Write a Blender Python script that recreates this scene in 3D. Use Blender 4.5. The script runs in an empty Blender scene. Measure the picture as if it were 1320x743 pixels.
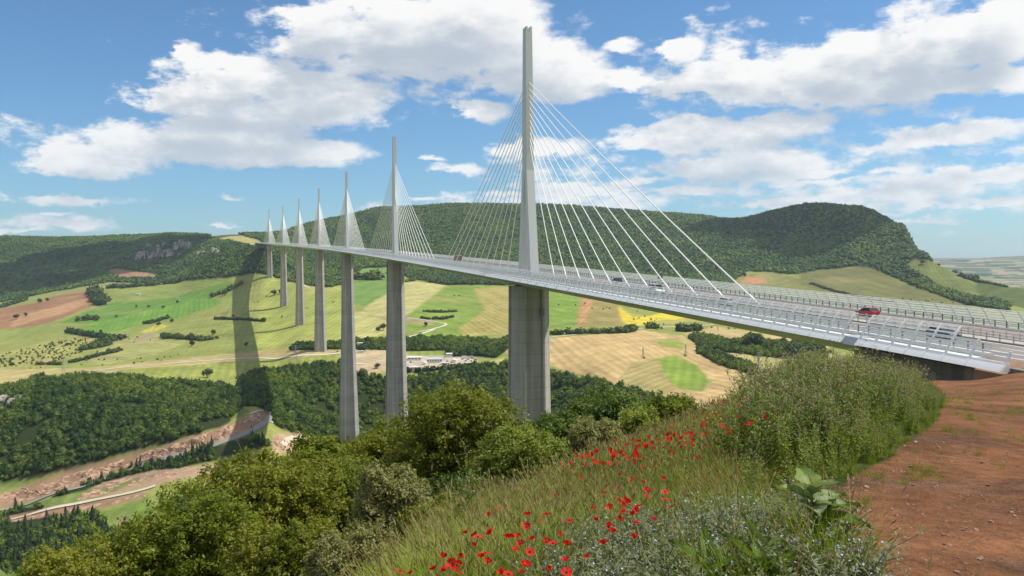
import bpy, bmesh, math, random
import numpy as np
from mathutils import Vector, Matrix, noise as mnoise
R = math.radians
rng = np.random.default_rng(7)
random.seed(7)
scene = bpy.context.scene
COL = scene.collection

# ------------------------------------------------------------------ camera
F, PITCH, ROLL = 1100.88, 0.0278893, -0.00499685     # focal length in photo pixels (1320 wide)
cam = bpy.data.cameras.new('camera'); camo = bpy.data.objects.new('camera', cam); COL.objects.link(camo)
cam.sensor_width = 36.0; cam.lens = 36.0 * F / 1320.0
cam.clip_start = 0.1; cam.clip_end = 60000
camo.matrix_world = Matrix.Rotation(math.pi/2 - PITCH, 4, 'X') @ Matrix.Rotation(ROLL, 4, 'Z')
scene.camera = camo

def project(P):
    P = np.asarray(P, float); c, s = math.cos(PITCH), math.sin(PITCH)
    x, y, z = P[..., 0], P[..., 1], P[..., 2]
    fd = y*c - z*s; up = y*s + z*c
    fd = np.where(np.abs(fd) < 1e-6, 1e-6, fd)
    u = F*x/fd; v = -F*up/fd
    cr, sr = math.cos(ROLL), math.sin(ROLL)
    return 660 + cr*u - sr*v, 371.5 + sr*u + cr*v, fd
def ray(px, py):
    cr, sr = math.cos(ROLL), math.sin(ROLL)
    a, b = px - 660, py - 371.5
    u = cr*a + sr*b; v = -sr*a + cr*b
    x, fd, up = u/F, 1.0, -v/F
    c, s = math.cos(PITCH), math.sin(PITCH)
    return np.array([x, fd*c + up*s, up*c - fd*s])
def at(px, py, d):
    r = ray(px, py); return r * (d / r[1])

# ------------------------------------------------------------------ helpers
def tag(o, label=None, cat=None, group=None, kind=None):
    if label: o['label'] = label
    if cat: o['category'] = cat
    if group: o['group'] = group
    if kind: o['kind'] = kind
    return o
def mesh_np(name, V, quads=None, tris=None, smooth=False, mats=(), midx=None):
    me = bpy.data.meshes.new(name)
    V = np.ascontiguousarray(V, np.float32)
    nq = 0 if quads is None else len(quads); nt = 0 if tris is None else len(tris)
    me.vertices.add(len(V)); me.vertices.foreach_set('co', V.ravel())
    loops = []
    if nq: loops.append(np.asarray(quads, np.int32).ravel())
    if nt: loops.append(np.asarray(tris, np.int32).ravel())
    L = np.concatenate(loops) if loops else np.zeros(0, np.int32)
    me.loops.add(len(L)); me.loops.foreach_set('vertex_index', L)
    me.polygons.add(nq + nt)
    tot = np.concatenate([np.full(nq, 4, np.int32), np.full(nt, 3, np.int32)])
    start = np.concatenate([[0], np.cumsum(tot)[:-1]]).astype(np.int32) if len(tot) else tot
    me.polygons.foreach_set('loop_start', start)
    for m in mats: me.materials.append(m)
    if midx is not None: me.polygons.foreach_set('material_index', np.asarray(midx, np.int32))
    me.update(calc_edges=True)
    me.polygons.foreach_set('use_smooth', np.full(nq + nt, bool(smooth)))
    me.validate()
    return me
def link(name, me, parent=None, loc=None):
    o = bpy.data.objects.new(name, me); COL.objects.link(o)
    if parent is not None: o.parent = parent
    if loc is not None: o.location = loc
    return o
def empty(name, loc=(0, 0, 0), rz=0.0):
    o = bpy.data.objects.new(name, None); COL.objects.link(o)
    o.location = loc; o.rotation_euler = (0, 0, rz); o.empty_display_size = 0.5
    return o
class MB:
    """collects quads / tris and builds one mesh"""
    def __init__(s): s.V = []; s.Q = []; s.T = []; s.n = 0; s.mq = []; s.mt = []
    def add(s, V, Q=None, T=None, m=0):
        V = np.asarray(V, float).reshape(-1, 3)
        if Q is not None and len(Q): s.Q.append(np.asarray(Q, int) + s.n); s.mq.append(np.full(len(Q), m))
        if T is not None and len(T): s.T.append(np.asarray(T, int) + s.n); s.mt.append(np.full(len(T), m))
        s.V.append(V); s.n += len(V)
    def hexa(s, P, m=0):
        """8 corners: bottom ring 0-3 counter-clockwise, top ring 4-7"""
        s.add(P, [[3,2,1,0],[4,5,6,7],[0,1,5,4],[1,2,6,5],[2,3,7,6],[3,0,4,7]], m=m)
    def box(s, c, d, M=None, m=0):
        x, y, z = np.array(d)/2
        P = np.array([[-x,-y,-z],[x,-y,-z],[x,y,-z],[-x,y,-z],[-x,-y,z],[x,-y,z],[x,y,z],[-x,y,z]])
        if M is not None: P = P @ np.array(M).T
        s.hexa(P + np.array(c), m=m)
    def tube(s, pts, rad, n=6, cap=True, m=0):
        pts = np.asarray(pts, float); k = len(pts)
        rad = np.broadcast_to(np.asarray(rad, float), (k,))
        T = np.gradient(pts, axis=0); T /= np.linalg.norm(T, axis=1)[:, None] + 1e-12
        ref = np.array([0, 0, 1.0]) if abs(T[0, 2]) < 0.9 else np.array([1.0, 0, 0])
        A = np.cross(T, ref); A /= np.linalg.norm(A, axis=1)[:, None] + 1e-12
        B = np.cross(T, A)
        an = np.arange(n)*2*math.pi/n
        ring = pts[:, None] + rad[:, None, None]*(np.cos(an)[None, :, None]*A[:, None] + np.sin(an)[None, :, None]*B[:, None])
        i = np.arange(k-1)[:, None]*n; j = np.arange(n)[None]; j2 = (j+1) % n
        Q = np.stack([i+j, i+j2, i+n+j2, i+n+j], -1).reshape(-1, 4)
        V = ring.reshape(-1, 3); T3 = None
        if cap:
            V = np.vstack([V, pts[0], pts[-1]]); a, b = k*n, k*n+1
            T3 = np.vstack([np.stack([np.full(n, a), (np.arange(n)+1) % n, np.arange(n)], -1),
                            np.stack([np.full(n, b), (k-1)*n+np.arange(n), (k-1)*n+(np.arange(n)+1) % n], -1)])
        s.add(V, Q, T3, m=m)
    def sweep(s, rings, closed=True, cap=False, m=0):
        """rings: (k, n, 3)"""
        rings = np.asarray(rings, float); k, n = rings.shape[:2]
        nn = n if closed else n-1
        i = np.arange(k-1)[:, None]*n; j = np.arange(nn)[None]; j2 = (j+1) % n
        Q = np.stack([i+j, i+j2, i+n+j2, i+n+j], -1).reshape(-1, 4)
        s.add(rings.reshape(-1, 3), Q, m=m)
        if cap:
            for rr in (rings[0][::-1], rings[-1]):
                c = rr.mean(0); V = np.vstack([rr, c])
                s.add(V, T=np.stack([np.arange(n), (np.arange(n)+1) % n, np.full(n, n)], -1), m=m)
    def data(s):
        V = np.concatenate(s.V); Q = np.concatenate(s.Q) if s.Q else None; T = np.concatenate(s.T) if s.T else None
        mi = np.concatenate(s.mq + s.mt)
        return V, Q, T, mi
    def mesh(s, name, mats, smooth=False):
        V, Q, T, mi = s.data()
        if not isinstance(mats, (list, tuple)): mats = [mats]
        return mesh_np(name, V, Q, T, smooth, mats, mi if len(mats) > 1 else None)
    def build(s, name, mats, parent=None, smooth=False, loc=None):
        return link(name, s.mesh(name, mats, smooth), parent, loc)

# ------------------------------------------------------------------ materials
class NT:
    def __init__(s, nt): s.nt = nt
    def n(s, t, **kw):
        x = s.nt.nodes.new(t)
        for k, v in kw.items():
            if k == 'inp':
                for kk, vv in v.items(): s.set(x.inputs[kk], vv)
            else: setattr(x, k, v)
        return x
    def set(s, sock, v):
        if isinstance(v, bpy.types.NodeSocket): s.nt.links.new(v, sock)
        else: sock.default_value = v
    def math(s, op, a, b=None, c=None, clamp=False):
        x = s.n('ShaderNodeMath', operation=op, use_clamp=clamp); s.set(x.inputs[0], a)
        if b is not None: s.set(x.inputs[1], b)
        if c is not None: s.set(x.inputs[2], c)
        return x.outputs[0]
    def vmath(s, op, a, b=None, c=None):
        x = s.n('ShaderNodeVectorMath', operation=op); s.set(x.inputs[0], a)
        if b is not None: s.set(x.inputs[1], b)
        if c is not None: s.set(x.inputs[2], c)
        return x.outputs[1] if op in ('LENGTH', 'DOT_PRODUCT', 'DISTANCE') else x.outputs[0]
    def noise(s, vec, scale, detail=4, rough=0.55, dist=0.0):
        x = s.n('ShaderNodeTexNoise'); s.set(x.inputs['Vector'], vec)
        x.inputs['Scale'].default_value = scale; x.inputs['Detail'].default_value = detail
        x.inputs['Roughness'].default_value = rough; x.inputs['Distortion'].default_value = dist
        return x.outputs[0]
    def mix(s, f, a, b, blend='MIX'):
        x = s.n('ShaderNodeMix', data_type='RGBA', blend_type=blend)
        s.set(x.inputs[0], f); s.set(x.inputs[6], a); s.set(x.inputs[7], b)
        return x.outputs[2]
    def ramp(s, f, a, b, lo=0.0, hi=1.0):
        x = s.n('ShaderNodeMapRange', interpolation_type='SMOOTHSTEP'); s.set(x.inputs[0], f)
        s.set(x.inputs[1], a); s.set(x.inputs[2], b); x.inputs[3].default_value = lo; x.inputs[4].default_value = hi
        return x.outputs[0]
def C(r, g, b): return (r, g, b, 1.0)
def newmat(name):
    m = bpy.data.materials.new(name); m.use_nodes = True
    nt = m.node_tree; nt.nodes.clear(); k = NT(nt)
    out = k.n('ShaderNodeOutputMaterial'); bs = k.n('ShaderNodeBsdfPrincipled')
    nt.links.new(bs.outputs[0], out.inputs[0])
    return m, k, bs, out
def objco(k): return k.n('ShaderNodeTexCoord').outputs['Object']
def geopos(k): return k.n('ShaderNodeNewGeometry').outputs['Position']
def mat_simple(name, col, rough=0.6, var=0.12, scale=1.0, metal=0.0, bump=0.0, bscale=20., coat=0.0):
    m, k, bs, out = newmat(name); p = objco(k)
    n = k.noise(p, scale, 5)
    f = k.math('MULTIPLY_ADD', n, 2*var, 1-var)
    c = k.mix(1.0, C(*col), k.n('ShaderNodeCombineColor', inp={0: f, 1: f, 2: f}).outputs[0], 'MULTIPLY')
    k.set(bs.inputs['Base Color'], c); bs.inputs['Roughness'].default_value = rough
    bs.inputs['Metallic'].default_value = metal; bs.inputs['Coat Weight'].default_value = coat
    if bump:
        b = k.n('ShaderNodeBump', inp={'Strength': bump, 'Distance': 0.05}); k.set(b.inputs['Height'], k.noise(p, bscale, 6))
        k.set(bs.inputs['Normal'], b.outputs[0])
    return m
def mat_leaf(name, c1, c2, c3, scale=1.2, trans=0.35, rough=0.55, rnd=0.5, world=True, big=0.0):
    """leaves: colour drifts between c1 and c2 over clumps, c3 on a few; part of the light passes through"""
    m, k, bs, out = newmat(name)
    p = geopos(k) if world else objco(k)
    n = k.noise(p, scale, 3); n2 = k.noise(p, scale*7, 2)
    ri = k.n('ShaderNodeObjectInfo').outputs['Random']
    f = k.ramp(k.math('ADD', n, k.math('MULTIPLY_ADD', ri, rnd, -rnd/2)), 0.3, 0.7)
    c = k.mix(f, C(*c1), C(*c2)); c = k.mix(k.ramp(n2, 0.52, 0.72, 0, 0.7), c, C(*c3))
    if big:      # stands of different kinds
        b1 = k.ramp(k.noise(p, big, 4, .6), .36, .64); b2 = k.ramp(k.noise(k.vmath('ADD', p, (310, 77, 0)), big*2.6, 3, .6), .5, .66)
        c = k.mix(1.0, c, k.mix(b1, C(.62, .72, .80), C(1.18, 1.12, .85)), 'MULTIPLY'); c = k.mix(1.0, c, k.mix(b2, C(1, 1, 1), C(1.30, 1.15, .9)), 'MULTIPLY')
    k.set(bs.inputs['Base Color'], c); bs.inputs['Roughness'].default_value = rough
    bs.inputs['Specular IOR Level'].default_value = 0.25
    t = k.n('ShaderNodeBsdfTranslucent'); k.set(t.inputs[0], k.mix(1.0, c, C(1.0, 1.05, 0.55), 'MULTIPLY'))
    mx = k.n('ShaderNodeMixShader'); mx.inputs[0].default_value = trans
    m.node_tree.links.new(bs.outputs[0], mx.inputs[1]); m.node_tree.links.new(t.outputs[0], mx.inputs[2])
    m.node_tree.links.new(mx.outputs[0], out.inputs[0])
    return m

# ------------------------------------------------------------------ terrain shape
# each column: picture column, then (distance, picture row) of the ground along that view line
TC = {
 -260: [(5,1060),(12,900),(40,900),(150,930),(450,850),(580,760),(650,700),(760,655),(800,610),(900,535),(1000,508),(1100,500),(1300,478),(1700,445),(2200,412),(2600,398),(3000,388),(3700,345),(4300,308),(5000,314),(9000,326),(16000,333)],
 0:   [(5,1000),(12,860),(40,860),(150,900),(450,850),(580,745),(650,692),(720,668),(760,650),(800,632),(815,615),(900,540),(1000,506),(1100,499),(1200,487),(1500,462),(1900,437),(2300,407),(2700,393),(3000,384),(3600,350),(4300,306),(5000,314),(9000,326),(16000,333)],
 75:  [(5,980),(12,860),(40,860),(150,890),(450,830),(580,740),(650,690),(710,660),(750,635),(790,622),(810,600),(900,530),(1000,496),(1100,490),(1200,481),(1500,456),(1900,430),(2300,400),(2700,383),(3000,376),(3600,345),(4300,307),(5000,314),(9000,326),(16000,333)],
 150: [(5,960),(12,860),(40,860),(150,880),(450,820),(580,735),(650,688),(700,650),(740,630),(790,610),(812,585),(900,528),(1000,497),(1100,489),(1250,472),(1500,452),(1900,424),(2300,394),(2700,373),(3000,362),(3600,335),(4200,305),(5000,314),(9000,326),(16000,333)],
 225: [(5,940),(12,865),(40,870),(150,880),(450,800),(590,712),(650,670),(700,640),(740,616),(790,590),(812,566),(880,530),(1000,501),(1100,488),(1250,470),(1480,448),(1800,422),(2200,396),(2600,368),(2900,358),(3400,330),(3950,302),(5000,314),(9000,326),(16000,333)],
 300: [(5,920),(8,880),(12,862),(20,880),(60,900),(150,880),(450,780),(600,692),(700,640),(770,598),(805,568),(830,548),(880,530),(1000,506),(1100,490),(1250,470),(1450,446),(1700,421),(2000,396),(2260,372),(2400,354),(2520,334),(2680,320),(3200,311),(3700,303),(4500,311),(9000,326),(16000,333)],
 345: [(5,895),(8,855),(12,838),(20,860),(60,890),(150,870),(450,770),(600,686),(700,632),(780,590),(830,560),(860,545),(890,532),(1000,508),(1100,490),(1250,470),(1450,444),(1700,419),(2000,392),(2257,357),(2360,341),(2450,322),(2560,315.5),(3000,310),(3650,303),(4500,309),(9000,326),(16000,333)],
 400: [(5,870),(8,820),(12,812),(20,840),(60,880),(150,860),(450,760),(600,682),(750,622),(900,575),(1000,545),(1100,510),(1200,475),(1290,452),(1450,432),(1614,417),(1950,386),(2200,366),(2700,345),(3300,315),(3900,289),(4700,302),(9000,326),(16000,333)],
 450: [(5,850),(8,795),(12,782),(20,815),(60,866),(150,840),(450,760),(600,690),(750,628),(890,588),(980,571),(1060,532),(1150,482),(1240,462),(1450,432),(1700,406),(2050,378),(2350,360),(2800,340),(3400,308),(3950,278),(4700,295),(9000,326),(16000,333)],
 500: [(5,830),(8,770),(11,752),(14,757),(20,790),(60,850),(150,820),(450,760),(600,700),(750,640),(900,590),(1000,560),(1080,520),(1150,484),(1230,465),(1300,452),(1500,428),(1750,400),(2100,375),(2500,355),(2900,334),(3500,300),(4000,268),(4800,287),(9000,326),(16000,333)],
 600: [(5,800),(8,730),(11,692),(14,692),(20,722),(60,800),(150,790),(300,758),(500,720),(700,650),(900,580),(1000,545),(1100,500),(1170,475),(1230,464),(1300,452),(1450,436),(1700,410),(2000,385),(2400,362),(2700,345),(3300,300),(3800,264),(4600,287),(9000,326),(16000,333)],
 700: [(5,790),(8,710),(12,666),(15,656),(20,671),(60,760),(150,742),(308,712),(500,680),(700,620),(850,575),(950,540),(1050,499),(1150,467),(1300,435),(1400,428),(1700,401),(2100,376),(2600,354),(3300,300),(3800,265),(4600,287),(9000,326),(16000,333)],
 800: [(5,780),(8,700),(12,646),(16,613),(20,602),(25,612),(60,700),(150,700),(300,690),(500,640),(700,585),(850,532),(950,495),(1100,460),(1300,430),(1500,415),(1800,395),(2300,370),(2800,345),(3400,302),(3800,272),(4600,290),(9000,326),(16000,333)],
 900: [(5,770),(8,690),(12,626),(18,581),(22,562),(27,556),(35,575),(60,640),(150,650),(300,640),(500,600),(700,550),(850,510),(1000,481),(1200,446),(1400,426),(1700,405),(2100,380),(2600,355),(3200,311),(3700,279),(4600,300),(9000,326),(16000,333)],
 950: [(5,765),(8,682),(12,614),(18,564),(24,542),(30,534),(40,545),(80,600),(150,600),(300,590),(500,580),(700,538),(850,502),(1000,476),(1200,446),(1450,423),(1800,400),(2200,376),(2700,348),(3200,307),(3550,283),(4400,300),(9000,326),(16000,333)],
 1000:[(5,760),(8,672),(12,602),(18,548),(25,524),(32,516),(45,530),(80,570),(150,560),(300,560),(500,565),(700,530),(850,496),(1000,471),(1200,445),(1500,420),(1900,395),(2400,370),(2900,335),(3250,292),(3400,273),(4300,292),(9000,326),(16000,333)],
 1050:[(5,752),(8,662),(12,594),(18,538),(25,514),(40,502),(70,512),(110,530),(200,530),(500,552),(850,488),(1200,445),(1550,417),(1950,393),(2350,370),(2750,341),(3100,300),(3280,264),(4100,286),(9000,326),(16000,333)],
 1100:[(5,748),(8,655),(12,590),(18,536),(25,516),(40,504),(80,497),(100,502),(130,515),(200,520),(500,540),(850,480),(1200,445),(1600,415),(2000,392),(2300,370),(2600,344),(2900,310),(3150,268),(4000,290),(9000,326),(16000,333)],
 1160:[(5,748),(8,655),(12,592),(18,540),(25,520),(40,507),(80,494),(100,496),(120,505),(200,515),(500,532),(1200,442),(1600,411),(2000,388),(2300,368),(2500,345),(2700,320),(2900,290),(3500,325),(5000,360),(9000,352),(14000,334),(16000,345)],
 1190:[(5,750),(8,656),(12,594),(18,543),(25,524),(40,510),(80,494),(92,492),(110,502),(200,512),(500,530),(1200,440),(1600,410),(2000,386),(2250,366),(2450,347),(2600,327),(3200,370),(5000,372),(8000,358),(14000,334),(16000,345)],
 1205:[(5,750),(8,657),(12,595),(18,544),(25,525),(40,511),(80,494),(92,491),(110,501),(200,511),(500,530),(1200,440),(1600,409),(2000,386),(2250,366),(2400,353),(2520,340),(3200,385),(5000,376),(8000,360),(14000,333),(16000,345)],
 1250:[(5,752),(8,659),(12,597),(18,546),(30,523),(60,501),(88,491),(105,496),(150,500),(500,525),(1200,440),(1600,408),(2000,384),(2200,369),(2340,357),(3000,392),(5000,380),(8000,362),(14000,333),(16000,345)],
 1320:[(5,756),(8,662),(12,600),(20,547),(30,527),(60,495),(82,481),(100,464),(112,458),(150,470),(250,485),(500,520),(1200,440),(1600,408),(2000,385),(2180,373),(3000,402),(5000,384),(8000,362),(14000,330),(16000,345)],
 1500:[(5,756),(8,662),(12,602),(20,549),(30,528),(60,497),(80,474),(112,452),(150,460),(300,480),(600,500),(1200,440),(2000,390),(2400,405),(5000,388),(8000,362),(14000,326),(16000,345)],
}
KN = []          # (phi, lnr[], slope[])
def hz(px): r = ray(px, 341); return math.atan2(r[0], r[1])
for px, pts in sorted(TC.items()):
    ph = hz(px); lr = []; ms = []
    for d, py in pts:
        P = at(px, py, d); rr = math.hypot(P[0], P[1]); lr.append(math.log(rr)); ms.append(P[2]/rr)
    r5, m5 = math.exp(lr[0]), ms[0]; z5 = m5*r5
    pre = [(0.3, -1.72/0.3), (1.0, -1.74), (2.0, -0.5*(1.76) - 0.0)]
    pre = [(0.3, -1.72), (1.0, -1.72 + (z5+1.72)*.08), (2.2, -1.72 + (z5+1.72)*.32), (3.5, -1.72 + (z5+1.72)*.62)]
    lr = [math.log(a) for a, _ in pre] + lr; ms = [z/a for a, z in pre] + ms
    KN.append((ph, np.array(lr), np.array(ms)))
def zcol(deg, pts): KN.append((R(deg), np.log([p[0] for p in pts]), np.array([p[1]/p[0] for p in pts])))
right = [(.3,-1.72),(1,-1.73),(5,-1.8),(20,-4.2),(50,-9.6),(66,-11.6),(72,-12.3),(110,-12.6),(125,-12.6),(160,-14),(400,-22),(900,-40),(2000,-40),(4000,40),(16000,100)]
for dg in (50, 66, 80, 100): zcol(dg, right)
for dg in (125, 150, 180): zcol(dg, [(.3,-1.72),(1,-1.7),(5,-1.7),(20,-1.5),(60,-3),(200,0),(600,20),(3000,60),(16000,100)])
for dg in (-180, -150, -120): zcol(dg, [(.3,-1.72),(1,-1.7),(5,-1.8),(20,-1.9),(60,-6),(200,-30),(600,-60),(3000,60),(16000,100)])
for dg in (-90, -65): zcol(dg, [(.3,-1.72),(1,-1.9),(5,-3.4),(12,-6.0),(40,-22),(150,-85),(450,-190),(700,-205),(1000,-150),(2000,-110),(3000,-60),(4200,110),(16000,100)])
KN.sort(key=lambda t: t[0])

def pchip(x, y, xi):
    h = np.diff(x); dl = np.diff(y)/h; n = len(x); d = np.zeros(n)
    for i in range(1, n-1):
        if dl[i-1]*dl[i] > 0:
            w1, w2 = 2*h[i]+h[i-1], h[i]+2*h[i-1]; d[i] = (w1+w2)/(w1/dl[i-1]+w2/dl[i])
    d[0], d[-1] = dl[0], dl[-1]
    xi = np.clip(xi, x[0], x[-1]); k = np.clip(np.searchsorted(x, xi)-1, 0, n-2)
    t = (xi-x[k])/h[k]
    return ((1+2*t)*(1-t)**2)*y[k] + t*(1-t)**2*h[k]*d[k] + t*t*(3-2*t)*y[k+1] + t*t*(t-1)*h[k]*d[k+1]
# rows (log distance) and columns (bearing) of the ground sheet
rows = np.concatenate([np.linspace(math.log(.3), math.log(3), 24, endpoint=False), np.linspace(math.log(3), math.log(60), 190, endpoint=False),
                       np.linspace(math.log(60), math.log(560), 90, endpoint=False), np.linspace(math.log(560), math.log(2700), 420, endpoint=False),
                       np.linspace(math.log(2700), math.log(5000), 110, endpoint=False), np.linspace(math.log(5000), math.log(16000), 60)])
cols = np.concatenate([np.arange(-180, -60, 6.0), np.arange(-60, -38, 1.0), np.arange(-38, 38, 0.1), np.arange(38, 60, 1.0), np.arange(60, 180.1, 6.0)])
cols = np.radians(cols)
KP = np.array([k[0] for k in KN])
M0 = np.array([pchip(k[1], k[2], rows) for k in KN])             # (columns, rows)
Mg = np.empty((len(cols), len(rows)))
for j in range(len(rows)): Mg[:, j] = pchip(KP, M0[:, j], cols)
RR = np.exp(rows)
GX = np.sin(cols)[:, None]*RR[None]; GY = np.cos(cols)[:, None]*RR[None]; GZ = Mg*RR[None]
# value-noise roughness, growing with distance
def vnoise(x, y, seed=0):
    xi, yi = np.floor(x).astype(np.int64), np.floor(y).astype(np.int64); fx, fy = x-xi, y-yi
    def h(a, b):
        n = (a*374761393 + b*668265263 + seed*1442695041) & 0xffffffff
        n = ((n ^ (n >> 13))*1274126177) & 0xffffffff
        return ((n ^ (n >> 16)) & 0xffff)/65535.0
    u, v = fx*fx*(3-2*fx), fy*fy*(3-2*fy)
    return (h(xi, yi)*(1-u)+h(xi+1, yi)*u)*(1-v) + (h(xi, yi+1)*(1-u)+h(xi+1, yi+1)*u)*v
def fbm(x, y, o=4, seed=0):
    t = 0; a = .5
    for i in range(o): t = t + a*(vnoise(x, y, seed+i)-.5); x, y, a = x*2.03+7.1, y*2.03+3.7, a*.5
    return t
def sstep(a, b, x): t = np.clip((x-a)/(b-a), 0, 1); return t*t*(3-2*t)
amp = 10*sstep(700, 3500, RR)
GZ = GZ + amp[None]*fbm(GX/260, GY/260, 4, 3)
GZ = GZ + (1.2*sstep(150, 900, RR))[None]*fbm(GX/60, GY/60, 3, 9)
GZ = GZ + (0.10*sstep(1.5, 6, RR)*(1-sstep(120, 300, RR)))[None]*fbm(GX/1.7, GY/1.7, 4, 5)
GZ = GZ + (0.035*(1-sstep(30, 60, RR)))[None]*fbm(GX/.28, GY/.28, 3, 11)
def ground(x, y):
    """height of the ground sheet at world points"""
    x = np.asarray(x, float); y = np.asarray(y, float)
    ph = np.arctan2(x, y); lr = np.log(np.maximum(np.hypot(x, y), .31))
    i = np.clip(np.searchsorted(cols, ph)-1, 0, len(cols)-2); j = np.clip(np.searchsorted(rows, lr)-1, 0, len(rows)-2)
    a = np.clip((ph-cols[i])/(cols[i+1]-cols[i]), 0, 1); b = np.clip((lr-rows[j])/(rows[j+1]-rows[j]), 0, 1)
    return (GZ[i, j]*(1-a)+GZ[i+1, j]*a)*(1-b) + (GZ[i, j+1]*(1-a)+GZ[i+1, j+1]*a)*b
PXg, PYg, FDg = project(np.stack([GX, GY, GZ], -1))
def hit(px, py, dmin=2.0, dmax=15000.0, h=0.0):
    """first ground point met by the view line through a picture point, from dmin on; h = height over the ground"""
    r = ray(px, py); d = np.exp(np.linspace(math.log(dmin), math.log(dmax), 1600))
    x, y, z = r[0]/r[1]*d, d, r[2]/r[1]*d
    below = z <= ground(x, y) + h
    if not below.any(): return None
    i = int(np.argmax(below)); lo, hi = (d[max(i-1, 0)], d[i])
    for _ in range(25):
        m = .5*(lo+hi)
        if r[2]/r[1]*m <= ground(r[0]/r[1]*m, m) + h: hi = m
        else: lo = m
    m = hi; x, y = r[0]/r[1]*m, m
    return np.array([x, y, float(ground(x, y))])
def inpoly(px, py, poly):
    poly = np.asarray(poly, float); ins = np.zeros(np.shape(px), bool)
    x1, y1 = poly[-1]
    for x0, y0 in poly:
        c = ((y0 > py) != (y1 > py)) & (px < (x1-x0)*(py-y0)/((y1-y0) if y1 != y0 else 1e-9) + x0)
        ins ^= c; x1, y1 = x0, y0
    return ins
# ------------------------------------------------------------------ ground colours (what grows or lies where)
RG = np.broadcast_to(RR[None], PXg.shape)
jx = PXg + 5*fbm(GX/22, GY/22, 3, 21) + 1.5*fbm(GX/6, GY/6, 2, 25); jy = PYg + 2.2*fbm(GX/22, GY/22, 3, 22)
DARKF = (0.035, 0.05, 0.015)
LIGHT = (0.255, 0.285, 0.074); GREEN = (0.125, 0.235, 0.040); MIDG = (0.200, 0.300, 0.055); TAN = (0.50, 0.36, 0.165); PALE = (0.44, 0.40, 0.16)
BROWN = (0.30, 0.165, 0.085); OLIVE = (0.170, 0.175, 0.058)
col = np.empty(PXg.shape + (3,)); col[:] = LIGHT
far = RG > 60
row = np.zeros(PXg.shape + (3,)); _pn = [0]
def paint(poly, c, lo=600, hi=5200, var=0.0, sharp=False):
    m = inpoly(PXg if sharp else jx, PYg if sharp else jy, poly) & (RG > lo) & (RG < hi) & front
    cc = np.array(c)[None]
    if var: cc = cc*(1 + var*2*fbm(GX[m]/70, GY[m]/70, 4, 31))[:, None]
    col[m] = cc
    _pn[0] += 1; a_ = math.radians((_pn[0]*67) % 90 - 45); row[m] = (math.cos(a_), math.sin(a_), 1.0 if var else 0.0)
    return m
front = FDg > 1
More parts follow.
